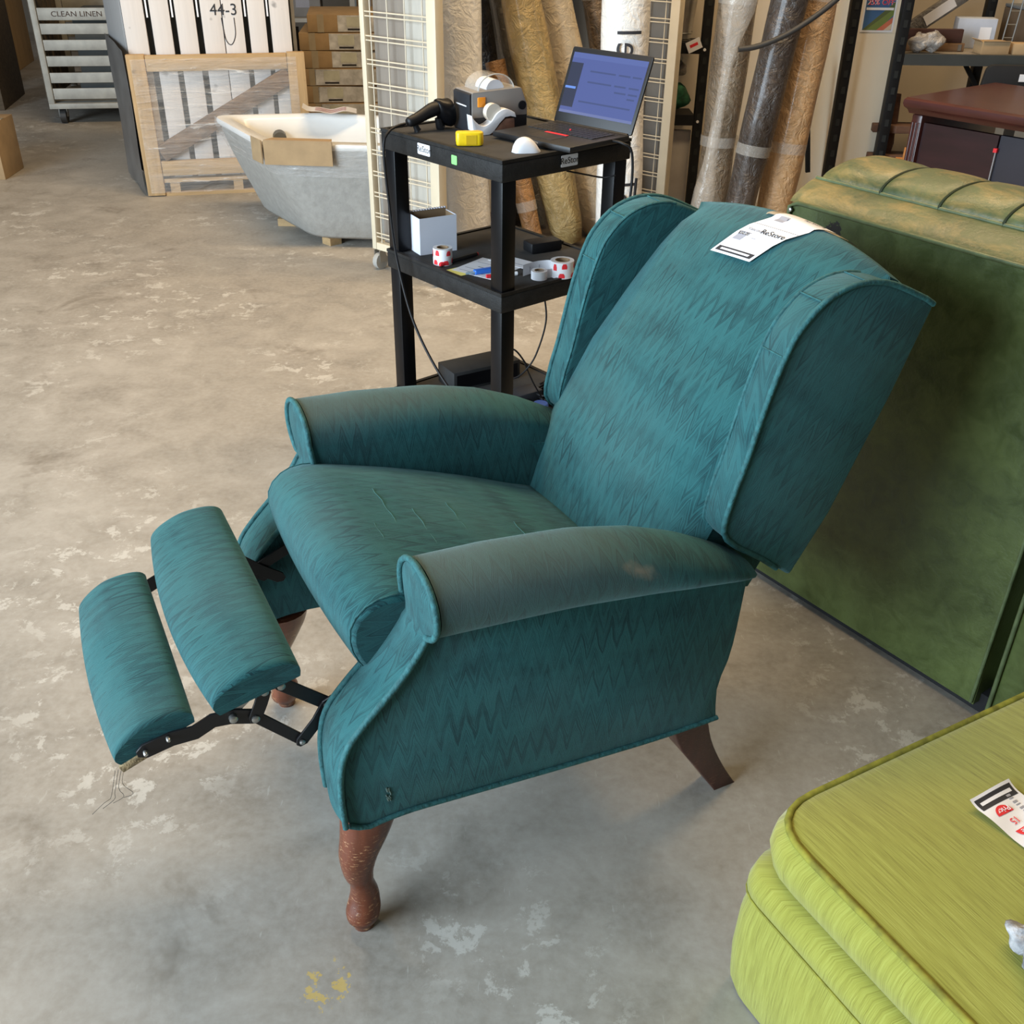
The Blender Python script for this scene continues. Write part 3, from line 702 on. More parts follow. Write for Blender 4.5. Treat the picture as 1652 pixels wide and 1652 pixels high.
# grey knotted cloth at the frame edge
k = NT('grey_plush'); k.set(Base_Color=k.ramp(k.noise(k.coord(), 45.0, 3.0), [(0.3, (0.07, 0.07, 0.075)), (0.7, (0.42, 0.42, 0.43))]), Roughness=0.9); k.bump(k.noise(k.coord(), 300.0), 0.6, 0.003)
def lump(c, r, sq, seed):
    rnd = random.Random(seed); ph = [rnd.random() * 6 for _ in range(6)]
    G = []
    for i in range(13):
        th = pi * i / 12; row = []
        for j in range(20):
            an = 2 * pi * j / 20
            q = 1 + 0.14 * sin(3 * an + ph[0] + 2 * th) + 0.10 * sin(5 * th + ph[1] + an)
            row.append((c[0] + r * sin(th) * cos(an) * q, c[1] + r * sq * sin(th) * sin(an) * q, c[2] + r * 0.8 * cos(th) * q))
        G.append(row)
    return MB().grid(G, cv=True)
gk = thing('knotted_cloth', 'small grey plush knot lying on the lime ottoman at the frame edge', 'cloth', (0.590, 0.722, 0.382), 0.3)
lump((0, 0, 0.012), 0.016, 0.9, 1).build('knot', k.m, gk, angle=80); lump((0.006, 0.028, 0.012), 0.017, 1.2, 2).build('loop', k.m, gk, angle=80); lump((-0.006, -0.026, 0.010), 0.015, 1.2, 3).build('loop', k.m, gk, angle=80)

# ------------------------------------------------------------------ black utility cart with the checkout gear
M_bplas = simple('black_plastic_shelf', (0.012, 0.0115, 0.011), 0.6, var=0.35, scale=40, bump=0.3, bscale=200, Specular_IOR_Level=0.3)
M_bpost = simple('black_gloss_post', (0.004, 0.004, 0.005), 0.35, var=0.3, Specular_IOR_Level=0.25)
M_white = simple('white_plastic', (0.78, 0.78, 0.80), 0.35, var=0.02)
M_blk = simple('black_rubber', (0.006, 0.006, 0.007), 0.5, Specular_IOR_Level=0.35)
CX, CY, CA = -0.034, 2.456, R(41.1)
cart = thing('utility_cart', 'black three tier plastic utility cart with laptop and printer on top', 'cart', (CX, CY, 0), CA)
CWx, CWy = 0.435, 0.498
def cw(lx, ly): return (CX + lx * cos(CA) - ly * sin(CA), CY + lx * sin(CA) + ly * cos(CA))
ZS = [0.13, 0.552, 0.873]
for z, nm in zip(ZS, ('bottom_shelf', 'middle_shelf', 'top_shelf')):
    m = MB(); h = 0.050; w = 0.012
    m.span((0, 0, z - h), (CWx, CWy, z - 0.006))
    sh = m.build(nm, M_bplas, cart, bevel=0.004)
    rim = MB().span((0, 0, z - 0.006), (CWx, w, z + 0.002)).span((0, CWy - w, z - 0.006), (CWx, CWy, z + 0.002)).span((0, w, z - 0.006), (w, CWy - w, z + 0.002)).span((CWx - w, w, z - 0.006), (CWx, CWy - w, z + 0.002))
    rim.build('rim', M_bplas, sh)
    MB().span((w, w, z - 0.0065), (CWx - w, CWy - w, z - 0.002)).build('shelf_mat', simple('dark_shelf_mat', (0.032, 0.030, 0.028), 0.85, var=0.2, scale=25), sh)
for lx in (0.028, CWx - 0.028):
    for ly in (0.028, CWy - 0.028):
        for z0, z1 in ((0.03, ZS[0] - 0.05), (ZS[0], ZS[1] - 0.05), (ZS[1], ZS[2] - 0.05)):
            pl = MB().span((lx - 0.022, ly - 0.022, z0), (lx + 0.022, ly + 0.022, z1)).build('post', M_bpost, cart, bevel=0.003)
        MB().tube([(lx, ly - 0.010, 0.03), (lx, ly + 0.010, 0.03)], 0.030, 14).build('caster', M_blk, cart)
# stickers along the rims
def sticker(face, pos, z, w, h, mat, txt=None, rot=0):
    if face == 'x': M = frame((-0.0012, pos, z), (0, -1, 0), (0, 0, 1))      # faces -x
    else: M = frame((pos, -0.0012, z), (1, 0, 0), (0, 0, 1))                  # faces -y
    o = MB().prism([Vector(p) for p in rpoly([(-w / 2, -h / 2), (w / 2, -h / 2), (w / 2, h / 2), (-w / 2, h / 2)], 0.003, 3)], 0, 0.0008, lambda p, t: M @ Vector((p[0], p[1], t))).build('sticker', mat, cart, smooth=False)
    if txt: text('lettering', txt, h * 0.78, M_ink, o, M @ Matrix.Translation((0, 0, 0.0012)) @ Matrix.Rotation(rot, 4, 'Z'), 0.0001)
sticker('x', 0.305, ZS[2] - 0.022, 0.052, 0.027, M_paper, 'ReStor'); sticker('x', 0.180, ZS[2] - 0.026, 0.022, 0.022, simple('green_sticker', (0.25, 0.62, 0.20), 0.6, var=0.05))
sticker('y', 0.215, ZS[2] - 0.024, 0.056, 0.028, M_paper, 'ReStor')

# ---- laptop
M_lap = simple('laptop_black_shell', (0.014, 0.014, 0.015), 0.45)
M_key = simple('laptop_keycap', (0.022, 0.022, 0.024), 0.4)
h1, h2 = Vector((0.094, 2.894, 0.875)), Vector((0.284, 2.703, 0.875))
ex = (h2 - h1).normalized(); LW = (h2 - h1).length
ang = math.atan2(ex.y, ex.x)
lap = thing('laptop', 'open black laptop with a blue lit screen on the cart top', 'laptop', tuple(h1), ang)
LD = 0.222                          # local: x along the hinge, -y towards the user
MB().span((0, -LD, 0.0), (LW, 0, 0.014)).build('base', M_lap, lap, bevel=0.003)
kb = MB().span((0.020, -0.115, 0.0141), (LW - 0.020, -0.022, 0.0146)).build('keyboard', M_key, lap)
for r in range(5):
    for c in range(13):
        x = 0.023 + c * (LW - 0.046) / 13; y = -0.031 - r * 0.0178
        MB().span((x, y - 0.0125, 0.0146), (x + 0.0145, y + 0.002, 0.0165)).build('key', M_key, kb)
MB().lathe([(0.0, 0.0032), (0.0025, 0.0028), (0.003, 0.0)], (LW * 0.5, -0.075, 0.0165), 10).build('pointing_stick', M_red, lap)
MB().span((LW * 0.33, -0.195, 0.0141), (LW * 0.67, -0.135, 0.0148)).build('trackpad', M_key, lap, bevel=0.0005)
MB().span((LW * 0.36, -0.131, 0.0141), (LW * 0.64, -0.121, 0.0152)).build('trackpad_button', M_red, lap)
tl = R(124); SH = 0.192
up = Vector((0, -cos(tl), sin(tl))); nrm = Vector((0, -sin(tl), -cos(tl)))   # screen faces -y and a little up
up = Vector((0, 0.36, 0.933)).normalized(); nrm = Vector((0, -0.933, 0.36)).normalized()
SM = frame((0, 0.004, 0.012), (1, 0, 0), tuple(up)); SM = frame((0, 0.004, 0.012), (1, 0, 0), up)
lid = MB().prism([Vector(p) for p in rpoly([(0, 0), (LW, 0), (LW, SH), (0, SH)], 0.006, 3)], -0.006, 0.0, lambda p, t: SM @ Vector((p[0], p[1], t))).build('lid', M_lap, lap, bevel=0.001)
def glow(name, col, st):
    if name in MATS: return MATS[name]
    k = NT(name); k.set(Base_Color=(0.01, 0.01, 0.012), Roughness=0.25, Emission_Color=col, Emission_Strength=st); MATS[name] = k.m; return k.m
def srect(name, x0, x1, y0, y1, z, mat, par):
    return MB().prism([Vector(p) for p in [(x0, y0), (x1, y0), (x1, y1), (x0, y1)]], 0, z, lambda p, t: SM @ Vector((p[0] * LW, p[1] * SH, t))).build(name, mat, par, smooth=False)
scr = srect('screen', 0.035, 0.965, 0.14, 0.93, 0.0006, glow('screen_blue', (0.10, 0.14, 0.40), 0.8), lid)
srect('screen_header', 0.035, 0.965, 0.86, 0.93, 0.0008, glow('screen_header', (0.12, 0.17, 0.46), 0.8), scr)
srect('screen_sidebar', 0.035, 0.19, 0.22, 0.80, 0.0009, glow('screen_dark', (0.035, 0.045, 0.09), 0.8), scr)
srect('screen_highlight', 0.035, 0.17, 0.46, 0.49, 0.0011, glow('screen_high', (0.15, 0.3, 0.8), 1.0), scr)
for y, a, b in ((0.70, 0.30, 0.62), (0.70, 0.66, 0.80), (0.70, 0.83, 0.94), (0.56, 0.30, 0.60), (0.56, 0.64, 0.78), (0.56, 0.82, 0.94), (0.48, 0.66, 0.80), (0.48, 0.83, 0.94), (0.42, 0.83, 0.92), (0.30, 0.25, 0.90)):
    srect('screen_row', a, b, y, y + 0.022, 0.0010, glow('screen_row', (0.07, 0.10, 0.26), 0.8), scr)
srect('screen_taskbar', 0.035, 0.965, 0.14, 0.175, 0.0010, glow('screen_task', (0.16, 0.20, 0.42), 0.9), scr)
MB().tube([(0.01, 0.004, 0.010), (LW - 0.01, 0.004, 0.010)], 0.006, 10).build('hinge', M_lap, lap)
# ---- label printer
pr = thing('label_printer', 'grey label printer with black front and clear domed lid on the cart', 'printer', (-0.171, 2.880, 0.872), math.atan2(0.47, 0.88))
# local x = long axis (front at x=0), local -y = side towards us
M_pg = simple('printer_grey', (0.24, 0.225, 0.21), 0.5, var=0.04); M_pd = simple('printer_charcoal', (0.018, 0.020, 0.024), 0.45)
PW = 0.102
MB().prism([Vector(p) for p in rpoly([(0.006, 0.0), (0.168, 0.0), (0.168, 0.060), (0.150, 0.104), (0.006, 0.098)], 0.006, 3)], -PW, 0.0, lambda p, t: Vector((p[0], t, p[1]))).build('body', M_pg, pr, bevel=0.002)
fr = MB().prism([Vector(p) for p in rpoly([(0.0, 0.0), (0.007, 0.0), (0.007, 0.097), (0.0, 0.092)], 0.002, 2)], -PW + 0.002, -0.002, lambda p, t: Vector((p[0], t, p[1]))).build('front', M_pd, pr, bevel=0.001)
MB().span((-0.0012, -0.082, 0.062), (0.001, -0.020, 0.065)).build('label_slot', M_white, fr)
MB().span((0.010, -PW - 0.0012, 0.000), (0.166, -PW + 0.001, 0.036)).build('lower_shell', M_pd, pr)
latch = MB().span((0.022, -PW - 0.003, 0.062), (0.044, -PW + 0.001, 0.086)).build('latch', simple('orange_latch', (0.85, 0.30, 0.02), 0.4, var=0.05), pr, bevel=0.0015)
MB().tube([(0.152, -PW - 0.004, 0.06), (0.152, -PW + 0.001, 0.06)], 0.011, 16).build('side_knob', M_blk, pr)
kk = NT('clear_smoked_plastic'); kk.set(Base_Color=(0.75, 0.72, 0.66), Roughness=0.08, Alpha=0.28); kk.b.inputs['Specular IOR Level'].default_value = 0.8; M_clear = kk.m
G = []
for i in range(13):
    an = pi * i / 12; G.append([(0.082 - 0.052 * cos(an), -0.008 - (PW - 0.016) * j / 6, 0.097 + 0.040 * sin(an)) for j in range(7)])
dome = MB().grid(G).build('clear_dome', M_clear, pr)
MB().tube([(0.082 - 0.052 * cos(pi * i / 16), -PW + 0.012, 0.098 + 0.040 * sin(pi * i / 16)) for i in range(17)], 0.0016, 6).build('dome_edge', simple('pale_edge', (0.5, 0.49, 0.46), 0.3), dome)
MB().tube([(0.082, -0.018, 0.098), (0.082, -PW + 0.018, 0.098)], 0.026, 18).build('label_roll', M_paper, pr)
# ---- tape dispenser
td = thing('tape_dispenser', 'white curved desk tape dispenser in front of the grey printer', 'tape dispenser', (-0.124, 2.768, 0.8715), math.atan2(0.42, 0.80))
sc_ = cr([(0.0, 0.050, 0), (0.010, 0.036, 0), (0.032, 0.022, 0), (0.055, 0.030, 0), (0.075, 0.052, 0), (0.100, 0.060, 0), (0.124, 0.050, 0)], 24)
poly = [Vector((p.x, p.y)) for p in sc_] + [Vector((0.128, 0.038)), Vector((0.112, 0.042)), Vector((0.096, 0.040)), Vector((0.080, 0.026)), Vector((0.062, 0.006)), Vector((0.050, 0.0)), Vector((0.018, 0.0)), Vector((0.004, 0.012))]
MB().prism(poly, -0.016, 0.016, lambda p, t: Vector((p[0], t, p[1]))).build('body', M_white, td, bevel=0.002)
MB().prism([Vector(p) for p in [(0.052, 0.0), (0.066, 0.008), (0.082, 0.024), (0.098, 0.036), (0.124, 0.036), (0.126, 0.0)]], -0.014, 0.014, lambda p, t: Vector((p[0], t, p[1]))).build('weighted_base', simple('brown_weight', (0.16, 0.075, 0.045), 0.6, var=0.3, scale=60), td, bevel=0.002)
MB().tube([(0.066, -0.010, 0.052), (0.066, 0.010, 0.052)], 0.022, 20).build('tape_roll', simple('beige_tape', (0.70, 0.64, 0.54), 0.4), td)
# ---- barcode scanner lying down
scn = thing('barcode_scanner', 'black handheld barcode scanner lying on the cart beside the printer', 'scanner', (-0.284, 2.782, 0.8755), math.atan2(0.095, 0.125))
hd = cr([(0.0, 0, 0.022), (0.03, 0, 0.030), (0.07, 0, 0.045), (0.10, 0, 0.052)], 12)
MB().tube(hd, [0.010, 0.013, 0.014, 0.0145, 0.015, 0.0155, 0.016, 0.017, 0.018, 0.018, 0.017, 0.015], 14).build('handle', M_blk, scn, angle=70)
G = []
for x, w, h, z in [(0.088, 0.010, 0.012, 0.054), (0.092, 0.020, 0.022, 0.050), (0.102, 0.025, 0.030, 0.043), (0.115, 0.028, 0.034, 0.037), (0.128, 0.030, 0.036, 0.036), (0.134, 0.028, 0.034, 0.035)]:
    G.append([(x + 0.10 * (-(h * sin(2 * pi * k / 18))), w * cos(2 * pi * k / 18), z + h * sin(2 * pi * k / 18)) for k in range(18)])
hdm = MB().grid(G, cv=True, capu=True).build('head', M_bpost, scn, angle=60)
MB().tube([(0.020, 0, 0.022), (0.028, 0, 0.004), (0.030, 0, 0.0)], [0.007, 0.008, 0.010], 10).build('stand_foot', M_blk, scn)
MB().tube([(0.095, 0.0, 0.025), (0.10, 0, 0.004), (0.105, 0.0, 0.001)], [0.010, 0.012, 0.014], 10).build('trigger', M_blk, scn)
# ---- yellow box cutter / tape measure, mouse
ym = thing('tape_measure', 'yellow tape measure lying at the left front of the cart top', 'tape measure', (-0.118, 2.648, 0.8715), R(8))
MB().prism([Vector(p) for p in rpoly([(-0.034, -0.016), (0.028, -0.018), (0.036, 0.0), (0.028, 0.018), (-0.034, 0.016)], 0.008, 3)], 0.0, 0.032, lambda p, t: Vector((p[0], p[1], t))).build('case', simple('bright_yellow_plastic', (0.85, 0.58, 0.01), 0.4, var=0.08, scale=60), ym, bevel=0.004)
MB().span((-0.010, -0.0185, 0.004), (0.016, -0.0172, 0.026)).build('side_panel', simple('deep_yellow', (0.60, 0.38, 0.01), 0.5), ym)
MB().span((-0.0345, -0.004, 0.002), (-0.033, 0.004, 0.008)).build('tape_end', M_blk, ym)
mo = thing('computer_mouse', 'white computer mouse at the front corner of the cart top', 'mouse', (0.022, 2.578, 0.8715), R(12))
G = []
for i in range(15):
    t = i / 14; x = -0.036 + 0.072 * t; w = 0.021 * math.sqrt(max(0, 1 - (2 * t - 1) ** 4)) + 0.0006; h = 0.034 * (max(0, 1 - (2 * t - 0.85) ** 2 / 1.4)) * (1 - (2 * t - 1) ** 8) + 0.001
    G.append([(x, w * cos(pi * k / 10), h * sin(pi * k / 10)) for k in range(11)])
MB().grid(G, capu=True).build('shell', M_white, mo, angle=80)
MB().tube([(0.016 + 0.004 * i, 0, 0.0235 - 0.0016 * i) for i in range(4)], 0.0022, 8).build('scroll_wheel', simple('grey_wheel', (0.35, 0.35, 0.36), 0.5), mo)

# ---- middle shelf
ZM = ZS[1] - 0.0015
wb = thing('open_carton', 'small open white carton on the middle cart shelf', 'box', (-0.262, 2.779, ZM), math.atan2(0.054, 0.095))
BL, BWd, BH = 0.112, 0.066, 0.100
M_wc = simple('white_carton_board', (0.74, 0.76, 0.84), 0.6, var=0.02); M_kr = simple('kraft_inside', (0.30, 0.20, 0.11), 0.85, var=0.1)
t_ = 0.0015
MB().span((0, 0, 0), (BL, t_, BH)).build('side', M_wc, wb); MB().span((0, BWd - t_, 0), (BL, BWd, BH + 0.006)).build('side', M_wc, wb)
MB().span((0, t_, 0), (t_, BWd - t_, BH)).build('side', M_wc, wb); MB().span((BL - t_, t_, 0), (BL, BWd - t_, BH)).build('side', M_wc, wb)
MB().span((t_, t_, 0), (BL - t_, BWd - t_, 0.002)).build('bottom', M_kr, wb)
MB().span((t_ + 0.0003, t_ + 0.0003, 0.002), (BL - t_ - 0.0003, t_ + 0.0008, BH - 0.002)).span((t_ + 0.0003, BWd - t_ - 0.0008, 0.002), (BL - t_ - 0.0003, BWd - t_ - 0.0003, BH + 0.004)).span((t_ + 0.0003, t_ + 0.001, 0.002), (t_ + 0.0008, BWd - t_ - 0.001, BH - 0.002)).span((BL - t_ - 0.0008, t_ + 0.001, 0.002), (BL - t_ - 0.0003, BWd - t_ - 0.001, BH - 0.002)).build('kraft_lining', M_kr, wb)
m = MB()
for i in range(14):   # torn edge scallops
    m.lathe([(0.0, 0.004), (0.003, 0.003), (0.0045, 0.0)], (0.004 + i * 0.008, BWd - 0.001, BH + 0.005), 8)
m.build('torn_edge', M_wc, wb)
def tape_roll(label, loc, r, h, z0=ZM, name='tape_roll', core=True, printed=True):
    o = thing(name, label, 'tape', (loc[0], loc[1], z0), loc[2] if len(loc) > 2 else 0, None)
    G = [[(a * cos(2 * pi * k / 28), a * sin(2 * pi * k / 28), z) for k in range(28)] for a, z in [(r * 0.62, 0), (r, 0), (r, h), (r * 0.62, h), (r * 0.62, 0)]]
    b = MB().grid(G, cv=True).build('roll', M_paper, o, angle=50)
    if core: MB().grid([[(a * cos(2 * pi * k / 24), a * sin(2 * pi * k / 24), z) for k in range(24)] for a, z in [(r * 0.615, 0.0005), (r * 0.615, h + 0.0005), (r * 0.56, h + 0.0005), (r * 0.56, 0.0005)]], cv=True).build('core', M_kr, o, angle=50)
    if printed:
        for q, (a0, wd, z0_, z1_) in enumerate([(200, 30, 0.06, 0.35), (215, 26, 0.62, 0.95), (265, 34, 0.05, 0.32), (285, 30, 0.6, 0.9), (325, 22, 0.1, 0.4), (170, 20, 0.5, 0.9)]):
            G = [[((r + 0.0004) * cos(R(a0 + wd * i / 5)), (r + 0.0004) * sin(R(a0 + wd * i / 5)), h * z) for z in (z0_, z1_ if i not in (0, 5) else (z0_ + z1_) / 2)] for i in range(6)]
            MB().grid(G).build('red_print', M_red, b)
    return o
tape_roll('white tape roll with red print beside the open carton', (-0.196, 2.712, 0.2), 0.026, 0.044)
tape_roll('white tape roll with red print at the right end of the middle shelf', (0.122, 2.622, 0.9), 0.031, 0.042)
mk = thing('marker_pen', 'black marker with a red cap on the middle cart shelf', 'marker', (-0.194, 2.688, ZM + 0.0065), math.atan2(0.105, 0.10))
MB().cyl((0.024, 0, 0), (0.125, 0, 0), 0.0055).build('barrel', M_blk, mk); MB().tube([(-0.012, 0, 0), (-0.008, 0, 0), (0.024, 0, 0)], [0.004, 0.006, 0.006], 14).build('cap', M_red, mk); MB().cyl((0.125, 0, 0), (0.130, 0, 0), 0.0045).build('end_plug', M_red, mk)
def sheet(name, label, cat, pts, z, mat, th=0.0006, parts=()):
    o = thing(name, label, cat, (pts[0][0], pts[0][1], z), 0)
    MB().prism([Vector((p[0] - pts[0][0], p[1] - pts[0][1])) for p in pts], 0, th, lambda p, t: Vector((p[0], p[1], t))).build('sheet', mat, o, smooth=False)
    c = sum((Vector(p) for p in pts), Vector((0, 0))) / 4 - Vector(pts[0]); e1 = Vector(pts[1]) - Vector(pts[0]); e2 = Vector(pts[3]) - Vector(pts[0])
    for a0, a1, b0, b1 in parts:
        MB().prism([e1 * a + e2 * b for a, b in ((a0, b0), (a1, b0), (a1, b1), (a0, b1))], th, th + 0.0003, lambda p, t: Vector((p[0], p[1], t))).build('print_line', M_inkg, o, smooth=False)
    return o
sheet('paper_sheet', 'printed white form lying flat on the middle cart shelf', 'paper', [(-0.17, 2.655), (-0.06, 2.578), (0.02, 2.69), (-0.09, 2.767)], ZM, M_paper, 0.001, [(0.1, 0.9, 0.12, 0.14), (0.1, 0.7, 0.3, 0.32), (0.3, 0.8, 0.45, 0.49), (0.1, 0.9, 0.7, 0.72)])
sheet('paper_sheet', 'white sheet under the printed form on the middle cart shelf', 'paper', [(-0.075, 2.745), (0.05, 2.65), (0.085, 2.70), (-0.03, 2.79)], ZM + 0.0012, M_paper, 0.0008, [(0.15, 0.85, 0.3, 0.36)])
sheet('sticky_note_pad', 'yellow sticky note pad at the front edge of the middle shelf', 'sticky notes', [(-0.19, 2.648), (-0.152, 2.598), (-0.108, 2.634), (-0.146, 2.684)], ZM, simple('yellow_note', (0.86, 0.80, 0.22), 0.7, var=0.03), 0.0009)
bc = thing('box_cutter', 'blue box cutter lying on the middle cart shelf', 'cutter', (-0.108, 2.618, ZM + 0.0014), R(28))
MB().prism([Vector(p) for p in rpoly([(0.0, -0.008), (0.075, -0.010), (0.082, 0.0), (0.075, 0.010), (0.0, 0.008)], 0.004, 3)], 0, 0.012, lambda p, t: Vector((p[0], p[1], t))).build('handle', simple('blue_plastic', (0.03, 0.16, 0.62), 0.4), bc, bevel=0.003)
MB().prism([Vector(p) for p in [(-0.026, -0.004), (0.0, -0.006), (0.0, 0.006), (-0.020, 0.005)]], 0.004, 0.008, lambda p, t: Vector((p[0], p[1], t))).build('blade_guard', simple('pale_blue_tip', (0.35, 0.50, 0.62), 0.4), bc)
rm = thing('marker_pen', 'red marker next to the front post of the cart', 'marker', (-0.075, 2.590, ZM + 0.0055), R(20))
MB().cyl((0, 0, 0), (0.05, 0, 0), 0.005).build('barrel', M_red, rm); MB().cyl((0.05, 0, 0), (0.085, 0, 0), 0.0055).build('cap', M_white, rm)
ls = thing('label_strip', 'curled strip of white labels leaning behind the clear tape roll', 'labels', (0.020, 2.612, ZM), 0)
path = cr([(0.0, 0.0, 0), (0.035, 0.035, 0), (0.075, 0.045, 0), (0.10, 0.010, 0), (0.065, -0.012, 0), (0.035, -0.030, 0)], 30)
MB().grid([[(p.x, p.y, 0.0), (p.x, p.y, 0.014), (p.x, p.y, 0.030 if i < 14 else 0.024)] for i, p in enumerate(path)]).build('strip', M_paper, ls, angle=80)
for i in (4, 8, 18, 22, 26): MB().cyl((path[i].x, path[i].y - 0.0006, 0.006), (path[i].x, path[i].y - 0.0006, 0.020), 0.0008, n=6).build('print_line', M_inkg, ls)
tr_ = tape_roll('small clear tape roll at the front of the middle shelf', (0.062, 2.596), 0.021, 0.022, printed=False)
pb = thing('power_adapter', 'black power adapter at the back of the middle cart shelf', 'adapter', (0.045, 2.80, ZM), R(30))
MB().span((0, 0, 0), (0.10, 0.052, 0.030)).build('brick', M_blk, pb, bevel=0.006); MB().tube([(0.10, 0.026, 0.015), (0.118, 0.026, 0.014)], [0.007, 0.004], 10).build('cord_stub', M_blk, pb)
# ---- bottom shelf
ZB = ZS[0] - 0.0015
up_ = thing('power_supply', 'large black power supply box on the bottom cart shelf', 'power supply', (-0.178, 2.806, ZB), math.atan2(0.12, 0.20))
MB().span((0, 0, 0), (0.23, 0.105, 0.060)).build('case', simple('black_matt_case', (0.018, 0.018, 0.018), 0.6, var=0.3, scale=20), up_, bevel=0.003)
MB().span((0.01, -0.0008, 0.008), (0.22, 0.0005, 0.05)).build('front_label', M_bpost, up_)
ad = thing('power_adapter', 'dark grey power adapter behind the front cart post on the bottom shelf', 'adapter', (-0.02, 2.640, ZB), R(35))
MB().span((0, 0, 0), (0.13, 0.06, 0.055)).build('brick', simple('slate_plastic', (0.035, 0.038, 0.048), 0.45), ad, bevel=0.006); MB().tube([(0.13, 0.03, 0.03), (0.15, 0.03, 0.03)], [0.010, 0.006], 10).build('cord_stub', M_blk, ad)
jar = thing('glass_jar', 'small clear jar with a blue lid on the bottom cart shelf', 'jar', (0.075, 2.600, ZB), 0)
MB().lathe([(0.0, 0.001), (0.022, 0.001), (0.024, 0.005), (0.024, 0.045), (0.020, 0.052)], n=20).build('glass', M_clear, jar); MB().lathe([(0.021, 0.048), (0.0225, 0.050), (0.0225, 0.062), (0.020, 0.065), (0.0, 0.065)], n=20).build('lid', simple('blue_lid', (0.06, 0.15, 0.5), 0.4), jar)
# ---- cables
def cable(label, pts, r, n=60, mat=M_blk, name='cable', group=None):
    o = MB().tube(cr(pts, n), r, 8).build(name, mat, None, angle=80); return tag(o, label, 'cable', group)
l1 = cw(-0.012, 0.40); l2 = cw(-0.014, 0.33); l3 = cw(-0.016, 0.20); l4 = cw(-0.03, 0.06); l5 = cw(0.10, -0.05)
cable('long black scanner cable looping down in front of the cart', [(-0.289, 2.777, 0.896), (-0.312, 2.760, 0.892), (-0.333, 2.735, 0.878), (-0.342, 2.722, 0.84), (-0.335, 2.728, 0.70), (-0.318, 2.722, 0.54), (-0.268, 2.66, 0.38), (-0.165, 2.545, 0.245), (-0.04, 2.425, 0.195), (0.09, 2.42, 0.24), (0.19, 2.45, 0.36), (0.25, 2.50, 0.52), (0.285, 2.56, 0.68), (0.30, 2.63, 0.80)], 0.0036, 110)
cable('black laptop charger cable hanging at the right cart post', [(0.235, 2.66, 0.884), (0.262, 2.635, 0.882), (0.285, 2.635, 0.86), (0.288, 2.63, 0.76), (0.262, 2.58, 0.62), (0.235, 2.52, 0.50), (0.215, 2.47, 0.38)], 0.0034, 60)
cable('thin black cable slung under the cart top', [(0.125, 2.62, 0.818), (0.18, 2.66, 0.80), (0.22, 2.68, 0.79), (0.25, 2.66, 0.80)], 0.0022, 30)
cable('thin black cable dropping from the middle shelf to the bottom tier', [(0.075, 2.66, 0.50), (0.085, 2.64, 0.42), (0.06, 2.62, 0.33), (0.03, 2.62, 0.28), (0.0, 2.66, 0.24), (-0.03, 2.74, 0.20)], 0.0024, 40)
cable('thin black cable crossing down to the cable heap', [(0.03, 2.62, 0.30), (0.06, 2.63, 0.23), (0.10, 2.66, 0.16), (0.14, 2.69, 0.145)], 0.0022, 30)
cable('black cord arching out of the power supply box', [(-0.03, 2.86, 0.188), (-0.06, 2.80, 0.23), (-0.04, 2.72, 0.29), (0.0, 2.70, 0.31), (0.04, 2.72, 0.25)], 0.0026, 40)
rnd = random.Random(4)
for q, lab in enumerate(('coiled black cable on the left of the bottom shelf heap', 'coiled black cable in the middle of the bottom shelf heap', 'coiled black cable on the right of the bottom shelf heap')):
    cx_, cy_ = (0.095 + 0.03 * q, 2.70 + 0.03 * q); pts = []
    for i in range(34):
        a = i * 0.62 + q; r_ = 0.045 + 0.012 * rnd.random()
        pts.append((cx_ + r_ * cos(a) * 1.2, cy_ + r_ * sin(a), ZB + 0.006 + 0.0011 * i + 0.004 * rnd.random() + q * 0.012))
    cable(lab, pts, 0.0032, 150, group='cables heaped on the bottom cart shelf')

# ------------------------------------------------------------------ crate of white planks
def lumber(name, c, dk=0.55, s=(3, 40, 40)):
    k = NT(name); o = k.coord()
    g = k.noise(k.mapv(o, s), 1.0, 5.0, 0.6, 0.6); kn = k.ramp(k.noise(o, 14.0, 2.0), [(0.68, 0.0), (0.76, 0.8)])
    b = k.ramp(g, [(0.3, tuple(x * dk for x in c)), (0.68, c)])
    k.set(Base_Color=k.mix(kn, b, tuple(x * 0.35 for x in c)), Roughness=0.75); k.bump(g, 0.25, 0.003); return k.m
M_pine = lumber('pale_pine', (0.50, 0.33, 0.16), 0.7); M_pinev = lumber('pale_pine_upright', (0.50, 0.33, 0.16), 0.7, (40, 40, 3))
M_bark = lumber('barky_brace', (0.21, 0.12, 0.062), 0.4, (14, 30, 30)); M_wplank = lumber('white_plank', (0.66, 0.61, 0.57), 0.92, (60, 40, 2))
def film(name, alpha, col=(0.8, 0.78, 0.75), sc=(3, 3, 22)):
    k = NT(name); o = k.coord(); w = k.noise(k.mapv(o, sc), 1.6, 4.0, 0.6, 0.8)
    k.set(Base_Color=col, Roughness=0.18, Alpha=k.ramp(w, [(0.35, alpha * 0.5), (0.62, alpha), (0.70, min(1, alpha * 2.6))]))
    k.b.inputs['Specular IOR Level'].default_value = 0.7; k.bump(w, 0.9, 0.02); return k.m
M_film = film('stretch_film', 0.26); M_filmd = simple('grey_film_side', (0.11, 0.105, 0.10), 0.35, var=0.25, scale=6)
cr8 = thing('lumber_crate', 'pine framed crate of tall white planks wrapped in stretch film', 'crate', (-1.97, 5.55, 0), R(14))
CWd, CHt, CDp = 0.885, 0.70, 0.50
plank_x = [(0.015, 0.118), (0.148, 0.240), (0.268, 0.362), (0.392, 0.492), (0.496, 0.596), (0.622, 0.708), (0.732, 0.830)]
